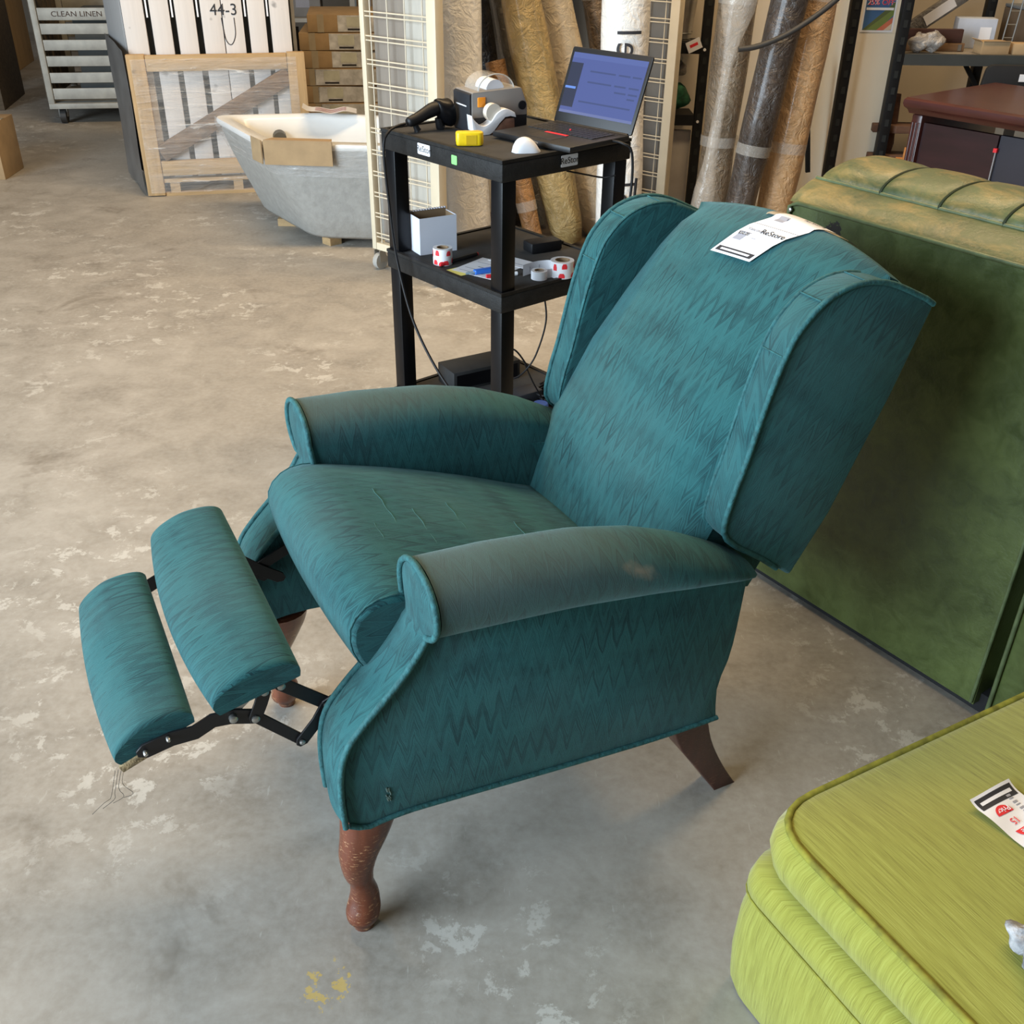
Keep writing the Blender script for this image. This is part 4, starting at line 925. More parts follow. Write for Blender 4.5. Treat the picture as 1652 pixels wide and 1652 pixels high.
for i, (a, b) in enumerate(plank_x):
    p_ = MB().span((a, 0.052, 0.09), (b, 0.088, 1.55)).build('plank', M_wplank, cr8, bevel=0.002)
MB().span((0.01, 0.092, 0.09), (0.84, 0.12, 1.54)).build('backing', M_under, cr8)
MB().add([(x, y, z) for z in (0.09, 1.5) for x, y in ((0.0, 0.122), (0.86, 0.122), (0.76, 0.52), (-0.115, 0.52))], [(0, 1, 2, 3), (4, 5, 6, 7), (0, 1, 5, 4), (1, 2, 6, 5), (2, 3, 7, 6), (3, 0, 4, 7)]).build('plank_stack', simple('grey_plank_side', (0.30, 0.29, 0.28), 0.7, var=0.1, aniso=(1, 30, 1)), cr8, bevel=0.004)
for a in (0.0, 0.795): MB().span((a, 0.0, 0.005), (a + 0.09, 0.045, CHt)).build('post', M_pinev, cr8, bevel=0.003)
MB().span((0.092, 0.004, 0.620), (0.793, 0.042, 0.695)).build('rail', M_pine, cr8, bevel=0.003)
MB().span((0.092, 0.004, 0.105), (0.793, 0.042, 0.180)).build('rail', M_pine, cr8, bevel=0.003)
MB().bar((0.10, 0.022, 0.215), (0.80, 0.022, 0.590), 0.030, 0.085).build('brace', M_bark, cr8, bevel=0.006)
for z0, z1, nm in ((0.0, 0.018, 'pallet_board'), (0.070, 0.088, 'pallet_board')): MB().span((0.092, 0.008, z0), (0.86, CDp, z1)).build(nm, M_pine, cr8)
for x in (0.12, 0.45, 0.76): MB().span((x, 0.012, 0.0185), (x + 0.05, 0.12, 0.0695)).build('pallet_block', M_pine, cr8)
G = [[(0.02 + 0.82 * i / 20, -0.006 - 0.004 * sin(i * 2.1 + j), 0.02 + 0.66 * j / 14) for j in range(15)] for i in range(21)]
MB().grid(G).build('stretch_film', M_film, cr8)
G = [[(-0.008 - 0.125 * i / 8 - 0.003 * sin(i + j * 0.7), -0.004 + (CDp + 0.03) * i / 8, 0.02 + (0.70 + 0.03 * i / 8) * j / 10) for j in range(11)] for i in range(9)]
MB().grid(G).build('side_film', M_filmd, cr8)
text('lettering', '44-3', 0.075, M_ink, cr8, frame((0.505, 0.0505, 0.895), (1, 0, 0), (0, 0, 1)), 0.0004)
MB().tube(cr([(0.49, 0.051, 0.86), (0.50, 0.051, 0.76), (0.525, 0.051, 0.735), (0.55, 0.051, 0.78), (0.552, 0.051, 0.86)], 24), 0.0022, 5).build('scribble', M_ink, cr8)
for i, x in enumerate((0.133, 0.254, 0.377, 0.609, 0.720)): MB().span((x - 0.004, 0.046, 0.865), (x + 0.004, 0.051, 1.0)).build('clip', M_paper, cr8)
MB().tube([(0.68, 0.05, 0.855), (0.70, 0.05, 0.845)], 0.006, 8).build('hole_plug', M_ink, cr8) if False else None
# ------------------------------------------------------------------ bathtub
tub = thing('bathtub', 'grey sided acrylic bathtub wrapped in film standing on wood blocks', 'bathtub', (-0.95, 4.85, 0), 0)
M_tubo = simple('grey_fibreglass', (0.33, 0.315, 0.285), 0.75, var=0.10, scale=30, bump=0.5, bscale=45); M_tubi = simple('white_acrylic', (0.78, 0.78, 0.76), 0.25, var=0.03)
rim_o = [(-0.54, 0.42), (-0.16, -0.21), (0.50, -0.25), (0.52, 0.42), (0.0, 0.54)]
bot_o = [(-0.36, 0.40), (0.02, -0.15), (0.46, -0.18), (0.48, 0.36), (0.02, 0.46)]
def scl(P, f, c=(0.04, 0.16)): return [(c[0] + (p[0] - c[0]) * f, c[1] + (p[1] - c[1]) * f) for p in P]
def mixp(t): return [(a[0] + (b[0] - a[0]) * t, a[1] + (b[1] - a[1]) * t) for a, b in zip(bot_o, rim_o)]
def tl_(P, z, r=0.09): return [Vector((p.x, p.y, z)) for p in rpoly(P, r, 6)]
G = [tl_(scl(bot_o, 0.5), 0.036), tl_(scl(bot_o, 0.94), 0.036), tl_(bot_o, 0.052), tl_(mixp(0.25), 0.15), tl_(mixp(0.5), 0.24), tl_(mixp(0.72), 0.33), tl_(mixp(0.88), 0.41), tl_(mixp(0.92), 0.445)]
MB().grid(G, cv=True).build('outer_shell', M_tubo, tub, angle=60)
G = [tl_(mixp(0.92), 0.443), tl_(scl(rim_o, 1.0), 0.445), tl_(scl(rim_o, 1.01), 0.458), tl_(scl(rim_o, 1.0), 0.470), tl_(scl(rim_o, 0.86), 0.472), tl_(scl(rim_o, 0.82), 0.455), tl_(mixp(0.45) if False else scl(rim_o, 0.70), 0.30), tl_(scl(rim_o, 0.55), 0.16), tl_(scl(rim_o, 0.40), 0.12), tl_(scl(rim_o, 0.01), 0.115)]
MB().grid(G, cv=True).build('inner_basin', M_tubi, tub, angle=60)
MB().tube([(-0.215, 0.385, 0.385), (-0.205, 0.352, 0.378)], 0.032, 18).build('overflow_drain', simple('drain_grey', (0.14, 0.14, 0.13), 0.5, 0.4), tub)
k = M_film
G = [[p + Vector((0.0, 0.0, 0.0)) for p in tl_(scl(rim_o, 1.022), 0.476)], tl_(scl(rim_o, 1.028), 0.44), tl_(mixp(0.80) if False else scl(mixp(0.86), 1.03), 0.385), tl_(scl(mixp(0.7), 1.03), 0.33)]
MB().grid([G[0][:26]] + [g[:26] for g in G[1:]]).build('stretch_film', M_film, tub)
MB().tube([(0.09, -0.10, 0.0), (0.09, -0.10, 0.035)], 0.045, 4).build('wood_block', M_pine, tub); MB().span((0.30, -0.14, 0.0), (0.40, -0.04, 0.035)).build('wood_block', M_pine, tub); MB().span((-0.22, 0.18, 0.0), (-0.12, 0.28, 0.035)).build('wood_block', M_pine, tub); MB().span((0.30, 0.12, 0.0), (0.40, 0.22, 0.035)).build('wood_block', M_pine, tub)
cg = thing('cardboard_edge_guard', 'folded cardboard edge guard on the near rim of the bathtub', 'cardboard', (-0.95, 4.85, 0), 0)
M_card = simple('corrugated_card', (0.36, 0.245, 0.13), 0.85, var=0.12, scale=12)
e_ = [Vector((-0.215, -0.125)), Vector((-0.15, -0.222)), Vector((0.15, -0.242))]
for nm, a, b in (('flap', e_[0], e_[1]), ('panel', e_[1], e_[2])):
    d = (b - a).normalized(); nn = Vector((d.y, -d.x)) * 0.012
    MB().add([(a.x + nn.x, a.y + nn.y, 0.385), (b.x + nn.x, b.y + nn.y, 0.385), (b.x + nn.x, b.y + nn.y, 0.484), (a.x + nn.x, a.y + nn.y, 0.484),
              (a.x + nn.x * 1.4, a.y + nn.y * 1.4, 0.385), (b.x + nn.x * 1.4, b.y + nn.y * 1.4, 0.385), (b.x + nn.x * 1.4, b.y + nn.y * 1.4, 0.486), (a.x + nn.x * 1.4, a.y + nn.y * 1.4, 0.486)],
             [(0, 1, 2, 3), (4, 5, 6, 7), (0, 1, 5, 4), (3, 2, 6, 7), (0, 3, 7, 4), (1, 2, 6, 5)]).build(nm, M_card, cg, smooth=False)
MB().add([(-0.15, -0.236, 0.485), (0.15, -0.256, 0.485), (0.14, -0.19, 0.482), (-0.12, -0.17, 0.482), (-0.15, -0.236, 0.489), (0.15, -0.256, 0.489), (0.14, -0.19, 0.486), (-0.12, -0.17, 0.486)], [(0, 1, 2, 3), (4, 5, 6, 7), (0, 1, 5, 4), (3, 2, 6, 7), (0, 3, 7, 4), (1, 2, 6, 5)]).build('top_flap', M_card, cg, smooth=False)
ps = thing('paper_sign', 'wavy printed paper sign lying on the far rim of the bathtub', 'paper', (-0.93, 5.30, 0.486), R(8))
MB().grid([[(-0.12 + 0.26 * i / 12, -0.06 + 0.13 * j / 6, 0.012 * sin(i * 0.5) ** 2 + 0.03 * (max(0, 3 - i) / 3) ** 2 + 0.003) for j in range(7)] for i in range(13)]).build('sheet', M_paper, ps)
for i in range(4): MB().grid([[(-0.06 + 0.15 * q / 8, -0.035 + 0.024 * i + 0.008 * j, 0.0045 + 0.012 * sin((0.06 + 0.15 * q / 8) / 0.26 * 12 * 0.5) ** 2) for j in range(2)] for q in range(9)]).build('print_line', simple('faded_red_print', (0.55, 0.22, 0.2), 0.7), ps)

# ------------------------------------------------------------------ linen cart, far boards, carton stack, far shelving
M_galv = simple('dull_grey_slat', (0.36, 0.35, 0.31), 0.55, 0.1, var=0.2, scale=10); M_dark = simple('dark_iron', (0.03, 0.028, 0.026), 0.6); M_brwood = lumber('dirty_brown_panel', (0.13, 0.095, 0.06), 0.45)
ln = thing('linen_cart', 'grey slatted laundry cart marked for clean linen beyond the crate', 'cart', (-3.22, 7.5, 0), R(10))
for z0, z1 in ((0.66, 0.735), (0.575, 0.64), (0.475, 0.54), (0.375, 0.44), (0.27, 0.335), (0.165, 0.235), (0.80, 0.865), (0.90, 0.965)):
    sl = MB().span((0.02, 0.0, z0), (1.0, 0.012, z1)).build('slat', M_galv, ln, bevel=0.002)
    if abs(z0 - 0.66) < 0.01: text('lettering', 'CLEAN LINEN', 0.046, simple('brown_stencil', (0.06, 0.035, 0.025), 0.8), sl, frame((0.27, -0.0015, 0.697), (1, 0, 0), (0, 0, 1)), 0.0004, sx=1.15)
    MB().span((0.02, 0.80, z0), (1.0, 0.812, z1)).build('slat', M_galv, ln, bevel=0.002)
for x in (0.0, 0.98):
    for y in (0.0, 0.79): MB().span((x - 0.022, y - 0.01, 0.115), (x + 0.018, y + 0.03, 1.05)).build('post', M_galv, ln, bevel=0.003)
MB().span((-0.02, -0.02, 0.105), (1.02, 0.84, 0.14)).build('deck', M_galv, ln, bevel=0.003)
for i in range(6): MB().span((-0.034, 0.02 + i * 0.132, 0.15), (-0.023, 0.14 + i * 0.132, 0.98 - 0.03 * (i % 2))).build('side_board', M_brwood, ln, bevel=0.003)
for x in (0.05, 0.95):
    for y in (0.06, 0.76):
        cst = MB().tube([(x - 0.02, y, 0.05), (x + 0.02, y, 0.05)], 0.05, 16).build('wheel', M_dark, ln); MB().span((x - 0.028, y - 0.02, 0.045), (x - 0.022, y + 0.02, 0.104)).span((x + 0.022, y - 0.02, 0.045), (x + 0.028, y + 0.02, 0.104)).build('fork', M_galv, cst)
lb = thing('linen_stack', 'pale folded boards lying inside the slatted laundry cart', 'boards', (-3.1, 7.75, 0.141), R(10))
MB().span((0, 0, 0), (0.82, 0.52, 0.10)).build('lower_board', simple('slate_board', (0.10, 0.115, 0.12), 0.8), lb, bevel=0.004); MB().span((0.02, 0.02, 0.101), (0.80, 0.50, 0.55)).build('upper_board', simple('slate_board', (0.10, 0.115, 0.12), 0.8), lb, bevel=0.004)
for q, (x, y, w, h, m_, lab) in enumerate([(-4.55, 9.9, 0.05, 1.2, M_pinev, 'pale wooden board edge standing beyond the laundry cart'), (-4.30, 8.9, 0.06, 1.2, M_brwood, 'dark wooden panel standing beside the pale far board'), (-3.85, 8.0, 0.05, 1.1, M_brwood, 'dark door slab leaning against the side of the laundry cart')]):
    o = MB().span((-w, 0, 0), (w, 0.75, h)).build('board_panel', m_, None, bevel=0.004); o.location = (x, y, 0.0); o.rotation_euler = (0, 0, R(12)); tag(o, lab, 'panel')
sc1 = thing('carton', 'corner of a brown carton at the left frame edge', 'box', (-3.30, 5.86, 0), R(4))
MB().span((0, 0, 0), (0.42, 0.3, 0.30)).build('body', M_card, sc1, bevel=0.003); MB().span((0.0, 0.13, 0.3005), (0.42, 0.17, 0.302)).build('tape_strip', M_tape, sc1)
bs_lab = ['topmost', 'second from top', 'third from top', 'fourth from top', 'fifth from top', 'lowest']
M_prt = simple('printed_white_panel', (0.52, 0.53, 0.55), 0.6, var=0.35, scale=16)
for i in range(6):
    z0 = 0.668 - i * 0.103; sh_ = [(-1.305, 0.06), (-1.365, 0.10), (-1.355, 0.06), (-1.38, 0.0), (-1.365, 0.02), (-1.355, 0.0)][i]
    c_ = thing('carton', bs_lab[i] + ' flat brown carton in the taped stack behind the crate', 'box', (sh_[0], 6.95 + 0.3 * 0, z0), R(8 - 2 * (i % 2)), 'flat cartons stacked behind the crate')
    MB().span((0, 0, 0), (0.50, 0.55, 0.100)).build('body', M_card, c_, bevel=0.003)
    pw = 0.40 if i > 2 else 0.31
    pn = MB().span((0.50 - pw - 0.005, -0.0012, 0.004), (0.497, 0.001, 0.096)).build('print_panel', M_prt, c_)
    MB().span((0.50 - pw + 0.05, -0.002, 0.03), (0.50 - pw + 0.15, -0.0005, 0.088)).build('picture', simple('pale_green_picture', (0.48, 0.49, 0.42), 0.6, var=0.2), pn); MB().span((0.50 - pw + 0.055, -0.0026, 0.012), (0.50 - pw + 0.145, -0.0016, 0.022)).build('caption', M_ink, pn)
    MB().span((0.06, -0.0012, 0.0), (0.10, 0.001, 0.1005)).build('tape_strip', M_tape, c_)
pal = thing('pallet', 'low wooden pallet under the stack of flat cartons', 'pallet', (-1.40, 6.93, 0), R(8))
for i in range(5): MB().span((0, 0.02 + i * 0.12, 0.105), (0.58, 0.11 + i * 0.12, 0.125)).build('deck_board', M_pine, pal)
for x in (0.0, 0.26, 0.52): MB().span((x, 0.02, 0.0), (x + 0.06, 0.59, 0.104)).build('stringer', M_pine, pal)
MB().span((0.0, 0.0, 0.1255), (0.58, 0.58, 0.151)).build('spacer_sheet', M_card, pal)
# far steel shelving with dim stock
M_shelf = simple('pale_shelf_edge', (0.34, 0.32, 0.28), 0.6)
fr_ = thing('shelving_unit', 'dim steel shelving unit with stock in the far background', 'shelving', (-2.3, 9.0, 0), R(6))
for x in (0.0, 0.95, 1.9):
    for y in (0.0, 0.5): MB().span((x, y, 0), (x + 0.04, y + 0.04, 2.0)).build('post', M_shelf, fr_)
for z in (0.12, 0.52, 0.78, 1.05): MB().span((0.0, -0.01, z), (1.94, 0.55, z + 0.03)).build('shelf', M_shelf, fr_)
rnd = random.Random(11); stock_col = [(0.04, 0.045, 0.06), (0.12, 0.08, 0.05), (0.20, 0.19, 0.18), (0.05, 0.05, 0.05), (0.22, 0.14, 0.07), (0.30, 0.30, 0.30)]
for zi, z in enumerate((0.15, 0.55, 0.81)):
    x = 0.08; nb = 0
    while x < 1.75:
        w = 0.12 + 0.16 * rnd.random(); h = (0.18 + 0.14 * rnd.random()) if zi == 0 else 0.10 + 0.09 * rnd.random(); nb += 1
        ci = rnd.randrange(6); cn = ['navy', 'brown', 'grey', 'black', 'tan', 'pale'][ci]
        o = thing('stock_box', cn + ' stock box, number %d from the left on the %s far shelf' % (nb, ('lowest', 'middle', 'upper')[zi]), 'box', (-2.3 + x * cos(R(6)) - 0.1 * sin(R(6)), 9.0 + x * sin(R(6)) + 0.1 * cos(R(6)), z + 0.0005), R(6), 'stock boxes on the far shelving')
        mt = simple('stock_' + cn, stock_col[ci], 0.7)
        MB().span((0, 0, 0), (w, 0.3, h)).build('body', mt, o, bevel=0.004); MB().span((0.02, -0.001, h * 0.4), (w * 0.6, 0.0005, h * 0.8)).build('print_panel', M_inkg, o)
        x += w + 0.03
        if 0.60 < x < 1.0: x = 1.0

# ------------------------------------------------------------------ rug rack: wire grids, rolled rugs
M_wire = simple('cream_wire', (0.66, 0.58, 0.44), 0.45, var=0.05); M_cream = simple('cream_post', (0.72, 0.62, 0.45), 0.5, var=0.05)
def grid_panel(label, A, B, z0, z1, backs, cast=True):
    A, B = Vector(A), Vector(B); L = (B - A).length
    o = thing('wire_grid_panel', label, 'grid panel', (A.x, A.y, 0), math.atan2(B.y - A.y, B.x - A.x))
    MB().span((-0.012, -0.012, z0), (0.012, 0.02, z1)).build('frame_post', M_cream, o, bevel=0.002); MB().span((L - 0.022, -0.014, z0), (L + 0.026, 0.03, z1)).build('frame_post', M_cream, o, bevel=0.003)
    MB().span((0.013, -0.01, z0), (L - 0.023, 0.018, z0 + 0.03)).build('frame_rail', M_cream, o)
    hw_ = MB().tube([(0.012, 0, 0), (L - 0.022, 0, 0)], 0.0028, 6).mesh('wire', M_wire); z = z0 + 0.055; 
    while z < z1:
        for dz in (0.0, 0.016):
            w_ = link('wire', hw_, o); w_.location = (0, -0.004, z + dz)
        z += 0.086
    vw_ = MB().tube([(0, 0, z0 + 0.03), (0, 0, z1)], 0.0028, 6).mesh('wire', M_wire); n = max(2, round(L / 0.105)); 
    for i in range(n):
        w_ = link('wire', vw_, o); w_.location = (0.035 + (L - 0.09) * i / (n - 1), 0.002, 0)
    for x0, x1, m_ in backs: MB().span((x0 * L, 0.035, z0 + 0.02), (x1 * L, 0.050, z1)).build('backing_board', m_, o)
    if cast:
        for x in (0.02, L):
            cs = MB().tube([(x - 0.012, 0.0, 0.035), (x + 0.012, 0.0, 0.035)], 0.035, 16).build('caster', simple('grey_caster', (0.38, 0.37, 0.34), 0.45), o); MB().span((x - 0.018, -0.018, 0.035), (x - 0.0135, 0.018, z0 - 0.001)).span((x + 0.0135, -0.018, 0.035), (x + 0.018, 0.018, z0 - 0.001)).build('fork', M_rivet, cs)
    return o
M_bk1 = simple('taupe_backing', (0.26, 0.22, 0.18), 0.8, var=0.08, aniso=(4, 4, .5)); M_bk2 = simple('pale_backing', (0.47, 0.44, 0.38), 0.7, var=0.1, aniso=(4, 4, .5)); M_bk3 = simple('grey_backing', (0.18, 0.17, 0.155), 0.8)
grid_panel('cream wire grid panel on casters at the left of the rolled rugs', (-0.605, 4.40), (-0.318, 4.165), 0.085, 1.75, [(0.05, 0.5, M_bk1), (0.52, 0.93, M_bk2)])
grid_panel('cream wire grid panel at the right of the rolled rugs', (0.50, 5.34), (0.716, 5.17), 0.085, 1.75, [(0.05, 0.95, M_bk3)], cast=False)
def wrapm(name, c, dark=0.55, rough=0.28, stripes=(1.2, 1.2, 0.35), sc=9.0, bump=0.8):
    k = NT(name); o = k.coord('UV'); w = k.noise(k.mapv(o, (1, 1.0, 1)), 16.0, 5.0, 0.6, 1.2)
    b = k.noise(k.mapv(o, (1.0, 3, 1)), 5.0, 4.0)
    k.set(Base_Color=k.ramp(b, [(0.32, tuple(x * dark for x in c)), (0.66, c)]), Roughness=k.ramp(w, [(0.3, rough), (0.7, rough + 0.25)]), Coat_Weight=0.35, Coat_Roughness=0.15)
    k.bump(k.M('ADD', w, k.M('MULTIPLY', b, 0.5)), bump, 0.03); return k.m
def rug_roll(label, bot, top, r, mat, bands=2, flare=None, z_end=None, seed=0):
    o = thing('rug_roll', label, 'rug roll', tuple(bot), 0, 'rolled rugs standing in the rack')
    rnd = random.Random(seed); d = Vector(top) - Vector(bot); n = 26; pts = []; rr = []
    for i in range(n):
        t = i / (n - 1); pts.append(d * t); f = 1 + 0.05 * sin(9 * t + seed) + 0.03 * sin(23 * t + 2 * seed)
        if i == 0: f *= 0.8
        if flare: f *= lerp(flare, t)
        rr.append(r * f)
    rr2 = [rr[0] * 0.2] + rr + [rr[-1] * 0.2]; p2 = [pts[0]] + pts + [pts[-1]]
    m = MB().tube(pts, rr, 20); b = m.build('roll', mat, o, angle=80)
    for q in range(bands):
        t = (0.22 + 0.31 * q + 0.05 * rnd.random()); c = d * t
        MB().tube([c - d.normalized() * 0.022, c + d.normalized() * 0.022], r * 1.055, 20, cap=False).build('tape_band', M_clear, b, angle=80)
    return o
W_w = wrapm('white_poly_wrap', (0.88, 0.85, 0.80), 0.88, bump=0.45); W_b = wrapm('black_poly_wrap', (0.025, 0.026, 0.032), 0.5, 0.2); W_g = wrapm('grey_poly_wrap', (0.30, 0.26, 0.20), 0.6)
W_o = wrapm('ochre_rug_wrap', (0.50, 0.35, 0.14), 0.6); W_t = wrapm('beige_rug_wrap', (0.72, 0.60, 0.43), 0.78, bump=0.5); W_r = wrapm('rust_rug_wrap', (0.40, 0.20, 0.07), 0.55); W_p = wrapm('brown_scroll_rug', (0.22, 0.15, 0.09), 0.35)
W_n = wrapm('brown_black_wrap', (0.085, 0.066, 0.055), 0.45, 0.18); W_c = wrapm('clear_kraft_wrap', (0.26, 0.195, 0.13), 0.6, 0.2); W_s = wrapm('apricot_rug_wrap', (0.62, 0.38, 0.19), 0.72)
RB = 0.035   # rack deck
dk = thing('rug_rack_deck', 'thin plywood sheet on the floor under the rolled rugs', 'rack deck', (0, 0, 0), 0)
MB().add([(-0.36, 4.30, 0.001), (0.46, 4.36, 0.001), (0.66, 5.02, 0.001), (0.50, 5.30, 0.001), (-0.30, 5.30, 0.001), (-0.36, 4.30, 0.012), (0.46, 4.36, 0.012), (0.66, 5.02, 0.012), (0.50, 5.30, 0.012), (-0.30, 5.30, 0.012)],
         [(0, 1, 2, 3, 4), (5, 6, 7, 8, 9), (0, 1, 6, 5), (1, 2, 7, 6), (2, 3, 8, 7), (3, 4, 9, 8), (4, 0, 5, 9)]).build('deck', simple('plywood_deck', (0.13, 0.095, 0.06), 0.8), dk, smooth=False)
rug_roll('white plastic wrapped rug roll next to the left wire grid', (-0.205, 4.56, RB), (-0.285, 4.62, 1.9), 0.095, W_w, seed=1)
rug_roll('slim black plastic wrapped rug roll behind the label printer', (-0.02, 4.92, RB), (-0.335, 4.90, 1.9), 0.056, W_b, seed=2)
rug_roll('slim grey wrapped rug roll beside the black one', (0.11, 5.02, RB), (-0.235, 4.97, 1.9), 0.050, W_g, seed=3)
rug_roll('rust coloured rug roll seen under the cart top', (0.09, 4.62, RB), (-0.10, 4.74, 0.80), 0.044, W_r, 1, seed=4)
rug_roll('ochre wrapped rug roll leaning left behind the cart', (0.245, 4.72, RB), (-0.20, 4.78, 1.9), 0.084, W_o, seed=5)
rug_roll('beige wrapped rug roll leaning left behind the laptop', (0.40, 4.90, RB), (-0.08, 4.98, 1.9), 0.088, W_t, seed=6)
rug_roll('dark brown scroll patterned rug roll at the back of the rack', (0.53, 5.12, RB), (0.17, 5.14, 1.9), 0.058, W_p, seed=7)
wr = rug_roll('white rug roll printed with large letters behind the laptop screen', (0.455, 4.56, RB), (0.412, 4.62, 1.9), 0.098, W_w, 0, seed=8)
def wrap_text(body, size, at, off, parent, bot, top, r):
    ax = (Vector(top) - Vector(bot)); L = ax.length; ax.normalize(); f0 = (Vector((0, 0, 1.4)) - (Vector(bot) + ax * at)); f0 -= ax * f0.dot(ax); f0.normalize(); s0 = ax.cross(f0)
    o = text('lettering', body, size, M_ink, parent, Matrix.Identity(4), 0.0)
    bm = bmesh.new(); bm.from_mesh(o.data)
    for _ in range(3): bmesh.ops.subdivide_edges(bm, edges=[e for e in bm.edges if e.calc_length() > 0.012], cuts=1)
    bmesh.ops.triangulate(bm, faces=bm.faces); bm.to_mesh(o.data); bm.free()
    for v in o.data.vertices:
        a = at + v.co.x; th = (v.co.y + off) / r; v.co = ax * a + (f0 * cos(th) + s0 * sin(th)) * (r * 1.1)
    return o
for bd, at in (('e', 0.84), ('l', 0.905), ('o', 0.59), ('e', 0.25), ('l', 0.315), ('e', 1.22), ('l', 1.285)): wrap_text(bd, 0.135, at, 0.012 if bd != 'o' else 0.02, wr, (0.455, 4.56, RB), (0.412, 4.62, 1.9), 0.098)
for q in range(4):
    for at in (0.88, 0.34): wrap_text('||||||||||||||||', 0.012, at, -0.03 - 0.012 * q, wr, (0.455, 4.56, RB), (0.412, 4.62, 1.9), 0.098) if False else None
rug_roll('kraft brown roll in clear plastic beside the black shelf post', (0.90, 4.84, 0.01), (0.955, 4.86, 1.9), 0.080, W_c, seed=9)
rug_roll('dark brown plastic wrapped rug roll leaning right', (0.955, 4.56, 0.02), (1.19, 4.60, 1.9), 0.070, W_n, seed=10)
rug_roll('apricot wrapped rug roll leaning beside the cream column', (1.145, 4.66, 0.02), (1.305, 4.76, 1.9), 0.080, W_s, seed=11)
M_poly = film('clear_poly_tube', 0.34, (0.62, 0.57, 0.50), (8, 8, 5))
rug_roll('narrow twisted clear plastic tube hanging in front of the kraft roll', (0.790, 4.50, 0.06), (0.905, 4.55, 1.4), 0.040, M_poly, 0, flare=[(0, 1.3), (0.2, 1.1), (0.3, 0.62), (0.55, 0.55), (0.62, 0.7), (0.72, 1.7), (1.0, 2.3)], seed=12)
cable('thick black strap sagging across the leaning rug rolls', [(0.875, 4.44, 0.893), (0.95, 4.44, 0.905), (1.05, 4.44, 0.945), (1.15, 4.45, 1.005), (1.24, 4.46, 1.075), (1.40, 4.48, 1.22)], 0.011, 40, M_dark, 'strap')

# ------------------------------------------------------------------ black shelf unit with goods
M_rack = simple('black_rack_steel', (0.008, 0.0085, 0.009), 0.55, Specular_IOR_Level=0.3)
br = thing('shelving_unit', 'narrow black steel shelf unit behind the right wire grid', 'shelving', (0.905, 5.42, 0), 0)
po = MB().span((-0.022, -0.022, 0), (0.022, 0.022, 1.9)).build('post', M_rack, br, bevel=0.002); MB().span((-0.32, 0.14, 0), (-0.28, 0.18, 1.9)).build('post', M_rack, br, bevel=0.002)
sl_ = MB().span((-0.009, -0.0235, 0), (0.009, -0.0225, 0.03)).mesh('slot', M_under)
for i in range(14): q = link('slot', sl_, po); q.location = (0, 0, 0.12 + 0.085 * i)
for z in (0.43, 0.76):
    MB().add([(-0.30, -0.018, z + 0.10), (-0.022, -0.018, z), (-0.022, 0.17, z), (-0.30, 0.17, z + 0.10), (-0.30, -0.018, z + 0.14), (-0.022, -0.018, z + 0.05), (-0.022, 0.17, z + 0.05), (-0.30, 0.17, z + 0.14)], [(0, 1, 2, 3), (4, 5, 6, 7), (0, 1, 5, 4), (2, 3, 7, 6), (1, 2, 6, 5), (3, 0, 4, 7)]).build('shelf', M_rack, br, smooth=False) if False else MB().span((-0.30, -0.02, z), (-0.023, 0.17, z + 0.05)).build('shelf', M_rack, br)
    MB().tube([(-0.005, -0.024, z + 0.02), (-0.005, -0.028, z + 0.02)], 0.007, 10).build('bolt', M_white, br)
bk = thing('metal_bucket', 'galvanised metal bucket on the upper black shelf', 'bucket', (0.79, 5.50, 0.8105), 0)
MB().lathe([(0.0, 0.002), (0.055, 0.002), (0.035, 0.006), (0.080, 0.26), (0.083, 0.265), (0.078, 0.26), (0.053, 0.01)], n=24).build('pail', simple('galvanised_steel', (0.42, 0.40, 0.36), 0.35, 0.7, var=0.2), bk, angle=50); MB().lathe([(0.0585, 0.03), (0.061, 0.034), (0.0595, 0.038)], n=24).build('band', M_rivet, bk)
tg_ = MB().span((-0.035, -0.001, -0.025), (0.035, 0.001, 0.025)).build('shelf_tag', M_paper, None); tg_.location = (0.845, 5.385, 0.80); tg_.rotation_euler = (0, R(-25), 0); tag(tg_, 'small white tag stuck to the upper black shelf edge', 'tag'); MB().span((-0.02, -0.0016, -0.005), (0.02, -0.0009, 0.008)).build('print_mark', M_red, tg_)
gcu = thing('cushion', 'dark green patterned cushion on the lower black shelf', 'cushion', (0.785, 5.47, 0.496), 0)
lump((0, 0, 0.060), 0.072, 0.7, 5).build('cover', simple('green_ikat', (0.012, 0.085, 0.038), 0.85, var=0.75, scale=28), gcu, angle=80); MB().span((-0.05, -0.072, 0.02), (-0.012, -0.070, 0.10)).build('swing_tag', simple('mint_tag', (0.55, 0.66, 0.60), 0.7), gcu)
gb = thing('plastic_bag', 'crumpled grey plastic bag above the green cushion', 'bag', (0.80, 5.50, 0.640), 0)
lump((0, 0, 0.042), 0.040, 0.8, 9).build('bag', wrapm('grey_bag_plastic', (0.30, 0.27, 0.24), 0.5), gb, angle=80); MB().tube([(0, 0, 0.075), (0.01, 0, 0.088), (0.0, 0.01, 0.10)], [0.012, 0.006, 0.012], 8).build('knot', M_clear, gb)
wbd = MB().span((-0.05, -0.012, 0), (0.05, 0.012, 0.40)).build('white_board', simple('off_white_board', (0.50, 0.46, 0.42), 0.6), None, bevel=0.002); wbd.location = (0.83, 5.45, 0.0); tag(wbd, 'pale board standing under the lower black shelf', 'board')

